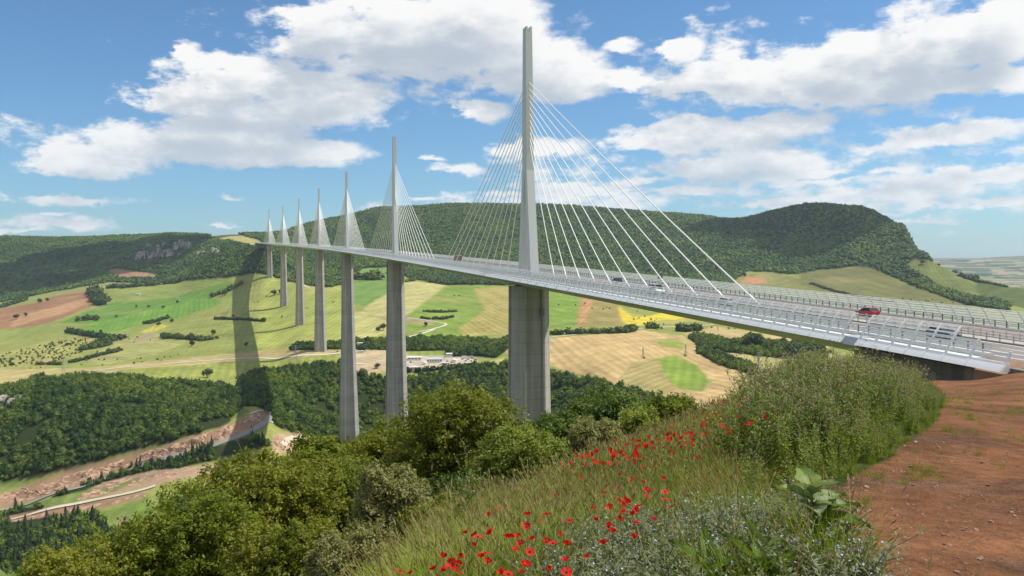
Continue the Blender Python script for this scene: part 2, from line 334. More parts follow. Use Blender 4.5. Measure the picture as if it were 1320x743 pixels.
FIELDS = [
 # valley base west to east
 ([(-400,500),(-400,440),(0,456),(60,440),(120,428),(118,450),(60,474),(0,476)], (0.33,0.32,0.10)),
 ([(340,355),(440,362),(450,450),(330,450)], (0.315,0.35,0.085)),
 ([(130,395),(200,371),(290,358),(305,374),(250,388),(130,418),(75,416)], GREEN),
 ([(140,372),(230,365),(290,356),(300,362),(215,385),(150,388)], (0.24,0.29,0.07)),
 ([(100,424),(200,398),(265,383),(290,390),(232,410),(180,420),(130,432)], (0.145,0.275,0.042)),
 ([(0,398),(60,389),(60,384),(118,372),(126,392),(60,418),(12,424),(0,424),(-400,440),(-400,400)], BROWN),
 ([(20,409),(70,396),(110,384),(122,388),(70,408),(12,424)], (0.42,0.25,0.13)),
 ([(100,470),(150,440),(205,430),(245,440),(200,458),(140,470)], (0.33,0.33,0.115)),
 ([(182,428),(205,418),(218,420),(192,431)], (0.50,0.46,0.08)),
 ([(168,440),(192,428),(200,430),(190,440)], (0.32,0.27,0.17)),
 ([(-400,480),(0,476),(110,475),(330,452),(442,446),(442,456),(330,464),(100,484),(60,500),(0,503),(-400,505)], (0.41,0.34,0.145)),
 ([(40,486),(78,482),(80,488),(45,490)], MIDG),
 ([(100,492),(160,476),(330,466),(445,456),(445,474),(330,480),(250,494),(150,490)], (0.275,0.31,0.07)),
 ([(455,346),(506,344),(502,385),(470,394),(440,388),(440,366)], (0.165,0.27,0.062)),
 ([(468,398),(502,376),(524,362),(576,367),(532,402),(524,407),(480,407)], (0.44,0.41,0.16)),
 ([(524,407),(577,369),(640,366),(664,368),(664,432),(560,437),(524,427)], (0.205,0.29,0.052)),
 ([(610,372),(640,369),(664,372),(664,430),(600,434),(590,425),(625,400)], (0.37,0.32,0.10)),
 ([(440,402),(502,402),(520,412),(500,432),(440,440)], (0.42,0.40,0.15)),
 ([(470,407),(524,408),(560,415),(556,420),(500,414)], (0.33,0.28,0.14)),
 ([(700,372),(747,376),(746,422),(705,430)], (0.185,0.29,0.043)),
 ([(747,376),(765,380),(802,395),(806,420),(744,423)], (0.30,0.25,0.085)),
 ([(744,420),(752,384),(765,388),(752,420)], (0.46,0.25,0.11)),
 ([(798,392),(806,404),(838,408),(880,404),(960,404),(960,412),(880,416),(842,420),(806,420)], (0.36,0.34,0.09)),
 ([(797,395),(804,400),(816,408),(838,408),(862,400),(885,404),(884,411),(845,414),(826,420),(806,418),(799,408)], (0.62,0.50,0.05)),
 ([(616,444),(664,440),(712,436),(770,431),(830,426),(880,433),(905,450),(930,470),(978,482),(972,500),(930,520),(880,540),(840,520),(800,500),(760,487),(712,472)], TAN),
 ([(844,462),(872,458),(900,472),(916,492),(905,506),(872,500),(852,480)], (0.22,0.31,0.05)),
 ([(792,500),(812,468),(848,462),(858,484),(872,502),(846,512)], (0.36,0.30,0.12)),
 ([(846,438),(872,436),(884,444),(878,452),(852,447)], (0.30,0.34,0.08)),
 ([(880,430),(922,421),(1010,434),(1070,447),(1060,452),(960,442),(905,437)], (0.50,0.38,0.17)),
 ([(910,450),(960,450),(1075,456),(1075,500),(985,492),(965,476),(925,466)], (0.43,0.39,0.15)),
 ([(452,452),(520,446),(522,474),(480,482),(452,478)], (0.52,0.41,0.26)),
 ([(500,458),(560,458),(614,462),(612,468),(560,474),(505,478)], (0.54,0.47,0.38)),
 ([(505,448),(560,450),(600,458),(560,459),(505,458)], (0.26,0.33,0.07)),
 ([(560,474),(616,468),(650,462),(650,470),(600,478),(540,482)], (0.40,0.38,0.13)),
 # the right-hand hill's pastures
 ([(946,362),(968,352),(1000,352),(1060,368),(1150,384),(1260,400),(1260,430),(940,400)], (0.20,0.215,0.065)),
 ([(952,366),(962,356),(982,357),(990,366)], (0.42,0.22,0.11)),
 ([(1030,352),(1060,349),(1110,343),(1128,347),(1165,366),(1250,392),(1270,410),(1100,390),(1030,366)], OLIVE),
 ([(1165,340),(1178,334),(1196,335),(1232,352),(1262,372),(1258,384),(1210,370),(1170,352)], (0.150,0.175,0.05)),
 ([(1255,358),(1330,372),(1330,400),(1262,384)], (0.10,0.13,0.038)),
 # plateau top, left
 ([(255,306),(275,302),(300,300),(338,312),(345,318),(330,320)], (0.40,0.37,0.13)),
 ([(136,350),(150,347),(200,355),(196,360),(150,358)], (0.36,0.20,0.12)),
]
row[:] = (.97, .24, .5)
for poly, c in FIELDS: paint(poly, c, 640 if poly[0][1] < 520 else 400, 5300, 0.16)
FOREST = [
 [(-400,290),(700,230),(1150,240),(1195,320),(1165,333),(1130,344),(1110,343),(1050,349),(1020,354),(990,352),(962,350),(940,372),(880,392),(800,372),(700,368),(660,368),(600,367),(573,368),(526,358),(505,344),(465,346),(448,366),(421,371),(398,368),(366,362),(350,356),(330,352),(290,358),(230,362),(200,366),(140,364),(60,378),(0,390),(-400,402)],
 [(-400,503),(0,503),(30,496),(42,490),(90,486),(150,487),(230,496),(300,503),(325,482),(400,470),(440,470),(455,482),(520,490),(560,483),(620,472),(660,470),(700,480),(740,487),(800,502),(845,514),(880,540),(880,600),(700,740),(450,620),(425,582),(390,560),(372,556),(352,548),(345,530),(330,524),(312,524),(290,548),(200,576),(100,603),(0,622),(-400,700)],
 [(380,445),(450,441),(520,438),(560,436),(600,438),(640,441),(664,436),(664,446),(655,450),(640,461),(600,459),(575,452),(520,453),(455,450),(380,452)],
 [(888,434),(905,433),(955,441),(962,434),(980,434),(985,442),(1010,440),(1062,448),(1062,463),(1010,463),(960,457),(915,453),(900,446)],
 [(896,450),(920,455),(974,476),(972,484),(925,470),(896,454)],
 [(-400,760),(0,663),(60,643),(130,617),(200,597),(270,577),(325,562),(352,574),(280,592),(222,606),(150,624),(92,642),(60,655),(20,672)],
 [(-400,700),(0,674),(60,668),(120,664),(152,690),(160,760),(0,860),(-400,900)],
 [(1110,343),(1165,333),(1195,318),(1240,346),(1258,356),(1258,364),(1232,352),(1196,335),(1178,334),(1165,342),(1210,371),(1262,385),(1300,392),(1300,402),(1240,392),(1180,370),(1128,347)],
]
NOTREE = [[(262,306),(275,302),(300,300),(335,310),(345,320),(330,320)], [(134,350),(150,346),(205,354),(198,361),(150,359)], [(945,362),(965,350),(1000,351),(1000,372),(940,375)]]
forest = np.zeros(PXg.shape, bool)
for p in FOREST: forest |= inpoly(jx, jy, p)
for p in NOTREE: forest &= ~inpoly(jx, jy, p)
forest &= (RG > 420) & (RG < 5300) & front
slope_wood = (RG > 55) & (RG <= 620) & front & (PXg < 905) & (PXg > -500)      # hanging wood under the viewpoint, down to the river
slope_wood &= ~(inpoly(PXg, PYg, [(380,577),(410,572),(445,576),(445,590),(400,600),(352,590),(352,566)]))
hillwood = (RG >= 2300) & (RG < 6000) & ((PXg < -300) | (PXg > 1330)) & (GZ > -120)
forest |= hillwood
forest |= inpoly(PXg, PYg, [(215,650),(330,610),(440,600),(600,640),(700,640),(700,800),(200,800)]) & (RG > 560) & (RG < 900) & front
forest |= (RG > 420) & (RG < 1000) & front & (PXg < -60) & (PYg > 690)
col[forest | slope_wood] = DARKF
SCREE = [([(-300,690),(0,640),(40,624),(100,602),(200,574),(270,556),(322,536),(338,528),(346,536),(338,548),(300,566),(200,590),(100,627),(40,645),(0,656),(-300,740)], (0.36,0.225,0.14)),
         ([(88,645),(130,622),(200,606),(285,598),(290,606),(200,626),(120,646)], (0.37,0.265,0.165)),
         ([(352,560),(385,556),(402,566),(380,582),(352,586)], (0.44,0.30,0.19)),
         ([(0,668),(60,655),(130,645),(185,634),(192,640),(130,655),(60,668),(0,676)], (0.30,0.185,0.12))]
scree = np.zeros(PXg.shape, bool)
for poly, c in SCREE: scree |= paint(poly, c, 500, 960, 0.3)
forest &= ~scree
for poly, c in [([(-300,690),(0,622),(100,604),(200,578),(290,549),(312,526),(322,530),(270,556),(200,574),(100,600),(40,622),(0,634)], (0.165,0.205,0.055)),
                ([(376,578),(410,570),(440,575),(424,588),(390,594)], (0.21,0.30,0.055)),
                ([(0,655),(60,643),(130,628),(200,612),(130,640),(60,655)], (0.17,0.22,0.06)),
                ([(130,662),(190,640),(200,660),(165,700)], (0.165,0.24,0.05)),
                ([(150,668),(166,664),(168,690),(154,690)], (0.30,0.23,0.14))]:
    m = paint(poly, c, 500, 1000, 0.2); forest &= ~m
# far blue hills beyond the right-hand ridge: a patchwork of woods and fields
fm = (RG > 5300) & front
pw = np.floor(fbm(GX/900, GY/330, 3, 41)*9)
patch = vnoise(pw*3.7 + np.floor(GX/700), np.floor(GY/260 + .4*GX/700), 51)
pc = np.where(patch[..., None] > .62, np.array([.34,.30,.15]), np.where(patch[..., None] > .35, np.array([.13,.17,.06]), np.array([.04,.065,.025])))
col[fm] = pc[fm]
# foreground: red-brown trodden earth to the right, grassy bank to the left
SOILB_Y = [300, 470, 495, 520, 545, 580, 610, 640, 665, 690, 743, 800, 900, 1200, 4000]
SOILB_X = [1210, 1196, 1200, 1216, 1204, 1160, 1112, 1062, 1030, 1036, 1090, 1130, 1190, 1300, 1700]
def soil_edge(py): return np.interp(py, SOILB_Y, SOILB_X)
near = (RG < 130)
sd = (PXg + 26*fbm(GX/.7, GY/.7, 4, 61)*np.clip(14/np.maximum(RG, 1), .2, 1.6) - soil_edge(PYg))
soil = near & ((sd > 0) & front | (~front & (GX > -1)) | (np.degrees(np.arctan2(GX, GY)) > 34))
soil_f = fbm(GX/2.6, GY/2.6, 4, 71); soil_f2 = fbm(GX/.5, GY/.5, 4, 73)
sc = np.array([0.165,0.074,0.034])*(1+1.3*soil_f)[..., None] + np.array([.075,.042,.028])*soil_f2[..., None]
pale = sstep(-.06, .22, fbm(GX/1.9+9, GY/1.1, 3, 75))
gw = .68*pale*np.clip(1.25-RG/26, .15, 1)
sc = sc*(1-gw[..., None]) + (np.array([0.098,0.062,0.042])*(1+1.1*soil_f2[..., None]))*gw[..., None]
col[near] = np.array([0.055,0.062,0.022])*(1+1.2*fbm(GX[near]/.6, GY[near]/.6, 3, 77))[:, None]
col[soil] = sc[soil]
# faint mowing lines and stripes across open valley fields
open_ = (RG > 600) & (RG < 4000) & ~forest & ~scree & front
a = fbm(GX/420, GY/420, 2, 81)*6
st = np.sin((GX*np.cos(.6+np.round(a)*.5) + GY*np.sin(.6+np.round(a)*.5))/2.4)*(.5+fbm(GX/50, GY/50, 2, 85))
col[open_] *= (1 + .05*st[open_] + .32*fbm(GX[open_]/110, GY[open_]/45, 4, 83))[:, None]
dry = sstep(.08, .3, fbm(GX/160+5, GY/90, 4, 87))[..., None]*.35
col[open_] = (col*(1-dry) + np.array([.42,.34,.15])*dry)[open_]
lum = (col*np.array([.3, .6, .1])).sum(-1, keepdims=True)
vf = (RG > 640) & (RG < 5200) & ~forest
for _ in range(2):                       # field margins are never knife-sharp
    b_ = col.copy(); b_[1:-1, 1:-1] = (col[1:-1, 1:-1]*2+col[:-2, 1:-1]+col[2:, 1:-1]+col[1:-1, :-2]+col[1:-1, 2:])/6
    col[vf] = b_[vf]
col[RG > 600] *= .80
col = np.clip(col, .005, .9)

nC, nR = PXg.shape
idx = np.arange(nC*nR).reshape(nC, nR)
q = np.stack([idx[:-1, :-1], idx[1:, :-1], idx[1:, 1:], idx[:-1, 1:]], -1).reshape(-1, 4)[:, ::-1]
m_ground, k, bs, out = newmat('ground')
ca = k.n('ShaderNodeVertexColor', layer_name='Col').outputs[0]
p = geopos(k)
n1 = k.noise(p, .055, 6, .6); n2 = k.noise(p, 3.2, 6, .65); n3 = k.noise(p, 28.0, 4, .6)
dist = k.vmath('LENGTH', p)
nearf = k.ramp(dist, 30, 140, 1, 0)
n4 = k.noise(p, .35, 4, .6)
f1 = k.math('ADD', k.math('MULTIPLY_ADD', n1, .95, .52), k.math('MULTIPLY_ADD', n4, .5, -.25))
f2 = k.math('ADD', k.math('MULTIPLY', k.math('MULTIPLY_ADD', n2, 1.6, -.8), nearf), k.math('MULTIPLY', k.math('MULTIPLY_ADD', n3, 1.3, -.65), nearf))
f = k.math('ADD', f1, f2)
rs = k.n('ShaderNodeSeparateXYZ', inp={0: k.n('ShaderNodeVertexColor', layer_name='Row').outputs[0]}); ps = k.n('ShaderNodeSeparateXYZ', inp={0: p})
ph_ = k.math('ADD', k.math('MULTIPLY', rs.outputs[0], ps.outputs[0]), k.math('MULTIPLY', rs.outputs[1], ps.outputs[1]))
ph_ = k.math('ADD', ph_, k.math('MULTIPLY', n1, 5.0))
rows_ = k.math('ADD', k.math('SINE', k.math('MULTIPLY', ph_, .52)), k.math('MULTIPLY', k.math('SINE', k.math('MULTIPLY', ph_, .131)), .7))
f = k.math('MULTIPLY', f, k.math('MULTIPLY_ADD', k.math('MULTIPLY', rows_, rs.outputs[2]), k.math('MULTIPLY_ADD', k.noise(p, .012, 3), .22, -.02), 1.0))
k.set(bs.inputs['Base Color'], k.mix(1.0, ca, k.n('ShaderNodeCombineColor', inp={0: f, 1: f, 2: f}).outputs[0], 'MULTIPLY'))
bs.inputs['Roughness'].default_value = .95; bs.inputs['Specular IOR Level'].default_value = .1
h = k.math('MULTIPLY', k.math('ADD', k.math('MULTIPLY', n2, .24), k.math('MULTIPLY', n3, .05)), nearf)
h = k.math('ADD', h, k.math('MULTIPLY', n1, k.ramp(dist, 100, 600, 0, 1.6)))
b = k.n('ShaderNodeBump', inp={'Strength': .8, 'Distance': 1.0}); k.set(b.inputs['Height'], h); k.set(bs.inputs['Normal'], b.outputs[0])
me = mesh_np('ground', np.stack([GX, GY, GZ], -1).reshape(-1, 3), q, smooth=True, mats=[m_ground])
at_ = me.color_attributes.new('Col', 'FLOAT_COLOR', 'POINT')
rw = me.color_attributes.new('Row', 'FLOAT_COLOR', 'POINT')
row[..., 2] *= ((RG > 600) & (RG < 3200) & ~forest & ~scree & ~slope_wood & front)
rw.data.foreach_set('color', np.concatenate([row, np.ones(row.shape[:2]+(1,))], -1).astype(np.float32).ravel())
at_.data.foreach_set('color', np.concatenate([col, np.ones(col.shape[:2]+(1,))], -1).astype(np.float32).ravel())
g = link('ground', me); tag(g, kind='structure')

# ------------------------------------------------------------------ sun, sky, air
SUN_AZ, SUN_EL = 80.0, 58.0
S = Vector((math.cos(R(SUN_EL))*math.sin(R(SUN_AZ)), math.cos(R(SUN_EL))*math.cos(R(SUN_AZ)), math.sin(R(SUN_EL))))
sl = bpy.data.lights.new('sun', 'SUN'); sl.energy = 5.0; sl.angle = R(0.53); sl.color = (1.0, 0.95, 0.86)
so = bpy.data.objects.new('sun', sl); COL.objects.link(so); so.rotation_euler = S.to_track_quat('Z', 'Y').to_euler(); so.location = (0, 0, 300)
W = bpy.data.worlds.new('World'); scene.world = W; W.use_nodes = True
wt = W.node_tree; wt.nodes.clear(); k = NT(wt)
wo = k.n('ShaderNodeOutputWorld'); bg = k.n('ShaderNodeBackground'); wt.links.new(bg.outputs[0], wo.inputs[0])
SKY = 0.10; bg.inputs[1].default_value = SKY
sky = k.n('ShaderNodeTexSky', sky_type='NISHITA'); sky.sun_disc = False
sky.sun_elevation = R(SUN_EL); sky.sun_rotation = R(SUN_AZ); sky.altitude = 500; sky.air_density = 1.0; sky.dust_density = 0.6; sky.ozone_density = 1.6
CLOUD = [
 # (column, row, half width, half height) of each heap of cloud, in bearing / elevation
 (560,52,190,58),(680,85,110,45),(425,38,72,44),(610,20,110,40),(500,14,80,34),(800,102,56,15),(730,100,70,35),
 (330,100,110,32),(400,118,125,34),(300,84,70,24),(237,66,26,16),(262,128,105,26),(380,142,100,30),
 (250,185,225,30),(110,202,105,24),(60,213,70,17),(390,196,98,25),(300,165,120,26),
 (85,256,86,6),(285,259,30,4.5),(80,276,22,3),(30,301,46,4),(280,290,30,2.5),
 (625,146,38,20),(588,218,44,10),(540,258,30,5),(650,254,80,7),(560,205,16,4),(705,190,60,18),
 (790,58,42,10),(884,62,31,20),(1040,88,150,46),(960,96,82,36),(1190,62,110,44),(1290,40,70,52),(1110,118,200,26),(885,108,60,14),(1105,60,80,30),(1250,105,110,26),
 (930,172,140,22),(1000,160,86,22),(850,186,76,18),(970,206,120,16),(900,165,70,20),(1225,176,105,18),(1150,190,60,9),(1270,168,70,14),
 (1255,230,95,15),(1060,237,84,7),(1140,222,60,8),(1270,264,84,7),(1200,268,60,5),(1300,222,60,12),
 (880,248,120,9),(1000,262,120,7),(1090,252,70,7),(770,246,90,10),(1180,284,80,4),(720,240,60,9),(1060,225,60,8),(820,235,60,8),(1130,275,60,4),
 (950,212,300,34,.34),(1160,246,220,30,.34),(1120,80,260,70,.45),(540,70,200,50,.3),(760,262,220,16,.34),(60,290,120,10,.25),
 (1500,120,160,60),(1650,220,180,30),(-150,140,120,50),(-250,240,130,20),(-420,80,160,80),
]
ng = bpy.data.node_groups.new('cloud_density', 'ShaderNodeTree')
ng.interface.new_socket('uv', in_out='INPUT', socket_type='NodeSocketVector'); ng.interface.new_socket('d', in_out='OUTPUT', socket_type='NodeSocketFloat')
kg = NT(ng); gi = kg.n('NodeGroupInput'); go = kg.n('NodeGroupOutput')
uv = gi.outputs[0]
st = kg.vmath('MULTIPLY', uv, (1.0, 1.9, 1.0))
nz = kg.n('ShaderNodeTexNoise'); kg.set(nz.inputs['Vector'], st); nz.inputs['Scale'].default_value = 7.5; nz.inputs['Detail'].default_value = 9; nz.inputs['Roughness'].default_value = .60
nz2 = kg.n('ShaderNodeTexNoise'); kg.set(nz2.inputs['Vector'], st); nz2.inputs['Scale'].default_value = 27; nz2.inputs['Detail'].default_value = 8; nz2.inputs['Roughness'].default_value = .62
w1 = kg.vmath('MULTIPLY_ADD', nz.outputs['Color'], (.085, .030, 0), kg.vmath('ADD', uv, (-.0425, -.015, 0)))
warp = kg.vmath('MULTIPLY_ADD', nz2.outputs['Color'], (.045, .022, 0), kg.vmath('ADD', w1, (-.0225, -.011, 0)))
acc = None
for (cx, cy, rx, ry, *veil) in CLOUD:
    a0, a1, a2 = ray(cx, cy), ray(cx+1, cy), ray(cx, cy-1)
    az = math.atan2(a0[0], a0[1]); el = a0[2]/math.hypot(a0[0], a0[1])
    daz = abs(math.atan2(a1[0], a1[1])-az)*rx; dl = abs(a2[2]/math.hypot(a2[0], a2[1])-el)*ry
    v = kg.vmath('MULTIPLY_ADD', warp, (1/daz, 1/dl, 0), (-az/daz, -el/dl, 0))
    l = kg.vmath('LENGTH', v)
    w = veil[0] if veil else min(1.0, .35 + ry/40)           # thin streaks count for less depth
    d = kg.math('MULTIPLY_ADD', l, -w, w)
    acc = d if acc is None else kg.math('SMOOTH_MAX', acc, d, .12)
bil = kg.math('MULTIPLY_ADD', nz.outputs[0], 1.5, -.69); bil2 = kg.math('MULTIPLY_ADD', nz2.outputs[0], 1.3, -.65)
# overhead and behind, out of the picture: broken cloud all over
sp_ = kg.n('ShaderNodeSeparateXYZ', inp={0: uv})
outf = kg.math('MAXIMUM', kg.ramp(kg.math('ABSOLUTE', sp_.outputs[0]), .75, 1.2), kg.ramp(sp_.outputs[1], .45, .8))
acc = kg.math('MAXIMUM', acc, kg.math('MULTIPLY_ADD', outf, 1.15, -1.0))
dd = kg.math('ADD', kg.math('ADD', acc, bil), bil2)
kg.set(go.inputs[0], dd)
def cloud(vec):
    g = k.n('ShaderNodeGroup'); g.node_tree = ng; k.set(g.inputs[0], vec); return g.outputs[0]
dirv = k.n('ShaderNodeTexCoord').outputs['Generated']
sx = k.n('ShaderNodeSeparateXYZ', inp={0: dirv})
az = k.math('ARCTAN2', sx.outputs[0], sx.outputs[1])
hyp = k.math('SQRT', k.math('ADD', k.math('MULTIPLY', sx.outputs[0], sx.outputs[0]), k.math('MULTIPLY', sx.outputs[1], sx.outputs[1])))
el = k.math('DIVIDE', sx.outputs[2], k.math('MAXIMUM', hyp, .02))
uvw = k.n('ShaderNodeCombineXYZ', inp={0: az, 1: el}).outputs[0]
D0 = cloud(uvw); D1 = cloud(k.vmath('ADD', uvw, (.012, .022, 0))); D2 = cloud(k.vmath('ADD', uvw, (.022, .05, 0)))
alpha = k.ramp(D0, -.03, .38)
# light reaching a point of cloud falls with the depth of cloud between it and the sun
thick = k.math('ADD', k.math('MULTIPLY', k.math('MAXIMUM', D1, 0), .95), k.math('MULTIPLY', k.math('MAXIMUM', D2, 0), .95))
lit = k.math('POWER', 2.718, k.math('MULTIPLY', thick, -.78))
lit = k.ramp(lit, .22, .92)
ccol = k.mix(lit, C(.52, .59, .67), C(1.03, 1.02, 1.0))
haz = k.ramp(el, .0, .22, .42, 0)
ccol = k.mix(haz, ccol, C(.66, .775, .88))
cs = k.vmath('SCALE', ccol); 
sc_ = cs.node; sc_.inputs[3].default_value = 0.90/SKY
skyc = sky.outputs[0]
skyc = k.mix(1.0, skyc, C(0.66, 0.95, 1.14), 'MULTIPLY')
k.set(bg.inputs[0], k.mix(k.math('MULTIPLY', alpha, .96), skyc, cs))
W.cycles.sampling_method = 'MANUAL'; W.cycles.sample_map_resolution = 512
# two heaps of cloud over the hills, above the picture: their shadows lie on the far slopes
m_cloud, kc, bsc, outc = newmat('cloud'); bsc.inputs['Base Color'].default_value = C(.9, .9, .9); bsc.inputs['Roughness'].default_value = 1.0
def cloud_heap(cx, cy, cz, rx, ry, seed):
    r = np.random.default_rng(seed); mb = MB()
    bm_ = bmesh.new(); bmesh.ops.create_icosphere(bm_, subdivisions=4, radius=1.0); V0 = np.array([v.co[:] for v in bm_.verts]); T0 = np.array([[v.index for v in f.verts] for f in bm_.faces]); bm_.free()
    for i in range(26):
        a = r.uniform(0, 6.28); q_ = math.sqrt(r.random()); s_ = r.uniform(.16, .34)*(1.25-q_*.6)
        V = V0*np.array([[1+.38*mnoise.fractal(Vector(v*1.8)+Vector((i*3.1, seed, 0)), .8, 2.1, 4)] for v in V0])
        V[:, 2] = np.where(V[:, 2] < 0, V[:, 2]*.3, V[:, 2]*.8)
        mb.add(V*s_*np.array([rx, ry, min(rx, ry)])+np.array([math.cos(a)*q_*rx*.85, math.sin(a)*q_*ry*.85, 0]), T=T0)
    tag(mb.build('cloud', m_cloud, None, True, (cx, cy, cz)), kind='stuff')
cloud_heap(-980, 3640, 1800, 980, 520, 4); cloud_heap(2330, 3420, 1800, 620, 430, 5)
scene.view_settings.view_transform = 'Standard'; scene.view_settings.look = 'None'; scene.view_settings.exposure = 0.12; scene.view_settings.gamma = 1.0
scene.view_settings.use_curve_mapping = False
scene.render.engine = 'CYCLES'
cy = scene.cycles; cy.use_denoising = True; cy.max_bounces = 5; cy.diffuse_bounces = 2; cy.glossy_bounces = 2; cy.transmission_bounces = 4; cy.transparent_max_bounces = 8
cy.volume_bounces = 0; cy.use_adaptive_sampling = True; cy.adaptive_threshold = .015; cy.sample_clamp_indirect = 4.0; cy.caustics_reflective = False; cy.caustics_refractive = False
try: cy.denoiser = 'OPENIMAGEDENOISE'; cy.denoising_prefilter = 'ACCURATE'
except Exception: pass
scene.render.use_persistent_data = False
# the air of the valley: one even, thin volume
mh = bpy.data.materials.new('haze'); mh.use_nodes = True; mh.node_tree.nodes.clear(); kh = NT(mh.node_tree)
ho = kh.n('ShaderNodeOutputMaterial'); pv = kh.n('ShaderNodeVolumePrincipled'); mh.node_tree.links.new(pv.outputs[0], ho.inputs['Volume'])
pv.inputs['Color'].default_value = C(.70, .83, 1.0); pv.inputs['Density'].default_value = HAZE if 'HAZE' in globals() else 3.6e-5; pv.inputs['Anisotropy'].default_value = .2
mb = MB(); zlo = float(GZ.min()) - 1.0; zhi = max(float(GZ.max()) + 40, 220)
mb.box((0, 0, (zlo+zhi)/2), (33000, 33000, zhi-zlo)); tag(mb.build('haze', mh), kind='stuff')
print('terrain z', zlo, zhi, 'verts', nC*nR)
# ------------------------------------------------------------------ woods: crowns set on points
def ico(sub):
    bm = bmesh.new(); bmesh.ops.create_icosphere(bm, subdivisions=sub, radius=1.0)
    V = np.array([v.co[:] for v in bm.verts]); T = np.array([[v.index for v in f.verts] for f in bm.faces]); bm.free(); return V, T
ICO2, ICO3 = ico(2), ico(3)
def lump(seed, amp=.42, fr=1.7, base=ICO2):
    V = base[0].copy()
    for i, v in enumerate(V):
        n = mnoise.fractal(Vector(v*fr)+Vector((seed*3.1, seed*1.7, 0)), .8, 2.1, 3)
        V[i] = v*(1+amp*n)
    V[:, 2] = np.where(V[:, 2] < -.35, -.35+(V[:, 2]+.35)*.4, V[:, 2])
    return V, base[1]
def quads_at(P, N, size, r, aspect=.62, fold=True):
    """leaf-shaped quads at points P facing N"""
    n = len(P); N = N/(np.linalg.norm(N, axis=1)[:, None]+1e-9)
    t = r.normal(size=(n, 3)); A = np.cross(N, t); A /= np.linalg.norm(A, axis=1)[:, None]+1e-9; B = np.cross(N, A)
    s = np.broadcast_to(size, (n,))[:, None]
    V = np.stack([P-A*s, P+B*s*aspect, P+A*s, P-B*s*aspect], 1).reshape(-1, 3)
    return V, np.arange(n*4).reshape(n, 4)
def crown_mesh(name, seed, ncl, nper, leaf, mats, squash=.9, core=.70):
    """one small crown of radius about 1: an inner mass and many leaf clumps"""
    r = np.random.default_rng(seed); mb = MB()
    V, T = lump(seed, .35); mb.add(V*np.array([core, core, core*squash])*.98+np.array([0, 0, .1]), T=T)
    d = r.normal(size=(ncl, 3)); d[:, 2] += .25; d /= np.linalg.norm(d, axis=1)[:, None]
    rad = np.array([.78+.42*mnoise.noise(Vector(x*1.6)+Vector((seed*2.3, 0, 5))) for x in d])*r.uniform(.82, 1.12, ncl)
    c = d*rad[:, None]*np.array([1, 1, squash]) + np.array([0, 0, .1])
    P = np.repeat(c, nper, 0) + r.normal(size=(ncl*nper, 3))*.085
    N = np.repeat(d, nper, 0) + r.normal(size=(ncl*nper, 3))*.55 + np.array([0, 0, .35])
    V, Q = quads_at(P, N, leaf*r.uniform(.7, 1.3, len(P)), r); mb.add(V, Q)
    return mb.mesh(name, mats, True)
m_wood = mat_leaf('wood_leaves', (.058,.120,.016), (.160,.232,.038), (.25,.285,.065), .022, .34, .6, 1.0, True, .008)
m_wood2 = mat_leaf('far_wood_leaves', (.045,.106,.018), (.122,.200,.034), (.20,.245,.058), .009, .25, .6, 1.0, True, .0035)
m_conif = mat_leaf('conifer_needles', (.018,.045,.016), (.042,.080,.024), (.07,.11,.035), .08, .1, .6, .8)
def lib(name, meshes):
    c = bpy.data.collections.new(name)
    for i, m in enumerate(meshes):
        o = bpy.data.objects.new(f'{name}.{i:03d}', m); c.objects.link(o)
    return c
def scatter(name, P, rot, scl, coll, nvar):
    """one object of kind stuff: copies of the collection's meshes on points"""
    me = bpy.data.meshes.new(name); n = len(P)
    me.vertices.add(n); me.vertices.foreach_set('co', np.ascontiguousarray(P, np.float32).ravel())
    a = me.attributes.new('rot', 'FLOAT_VECTOR', 'POINT'); a.data.foreach_set('vector', np.ascontiguousarray(rot, np.float32).ravel())
    a = me.attributes.new('scl', 'FLOAT_VECTOR', 'POINT'); a.data.foreach_set('vector', np.ascontiguousarray(scl, np.float32).ravel())
    a = me.attributes.new('var', 'INT', 'POINT'); a.data.foreach_set('value', rng.integers(0, nvar, n).astype(np.int32))
    o = link(name, me); tag(o, kind='stuff')
    t = bpy.data.node_groups.new(name+'_points', 'GeometryNodeTree')
    t.interface.new_socket('Geometry', in_out='INPUT', socket_type='NodeSocketGeometry'); t.interface.new_socket('Geometry', in_out='OUTPUT', socket_type='NodeSocketGeometry')
    N = t.nodes; gi, go = N.new('NodeGroupInput'), N.new('NodeGroupOutput')
    ci = N.new('GeometryNodeCollectionInfo'); ci.inputs['Collection'].default_value = coll; ci.inputs['Separate Children'].default_value = True; ci.inputs['Reset Children'].default_value = True
    ip = N.new('GeometryNodeInstanceOnPoints'); ip.inputs['Pick Instance'].default_value = True
    def attr(nm, ty):
        x = N.new('GeometryNodeInputNamedAttribute'); x.data_type = ty; x.inputs[0].default_value = nm; return next(s for s in x.outputs if s.enabled and s.name == 'Attribute')
    L = t.links
    L.new(gi.outputs[0], ip.inputs['Points']); L.new(ci.outputs[0], ip.inputs['Instance'])
    L.new(attr('var', 'INT'), ip.inputs['Instance Index'])
    er = N.new('FunctionNodeEulerToRotation'); L.new(attr('rot', 'FLOAT_VECTOR'), er.inputs[0]); L.new(er.outputs[0], ip.inputs['Rotation'])
    L.new(attr('scl', 'FLOAT_VECTOR'), ip.inputs['Scale']); L.new(ip.outputs[0], go.inputs[0])
    md = o.modifiers.new('points', 'NODES'); md.node_group = t
    return o
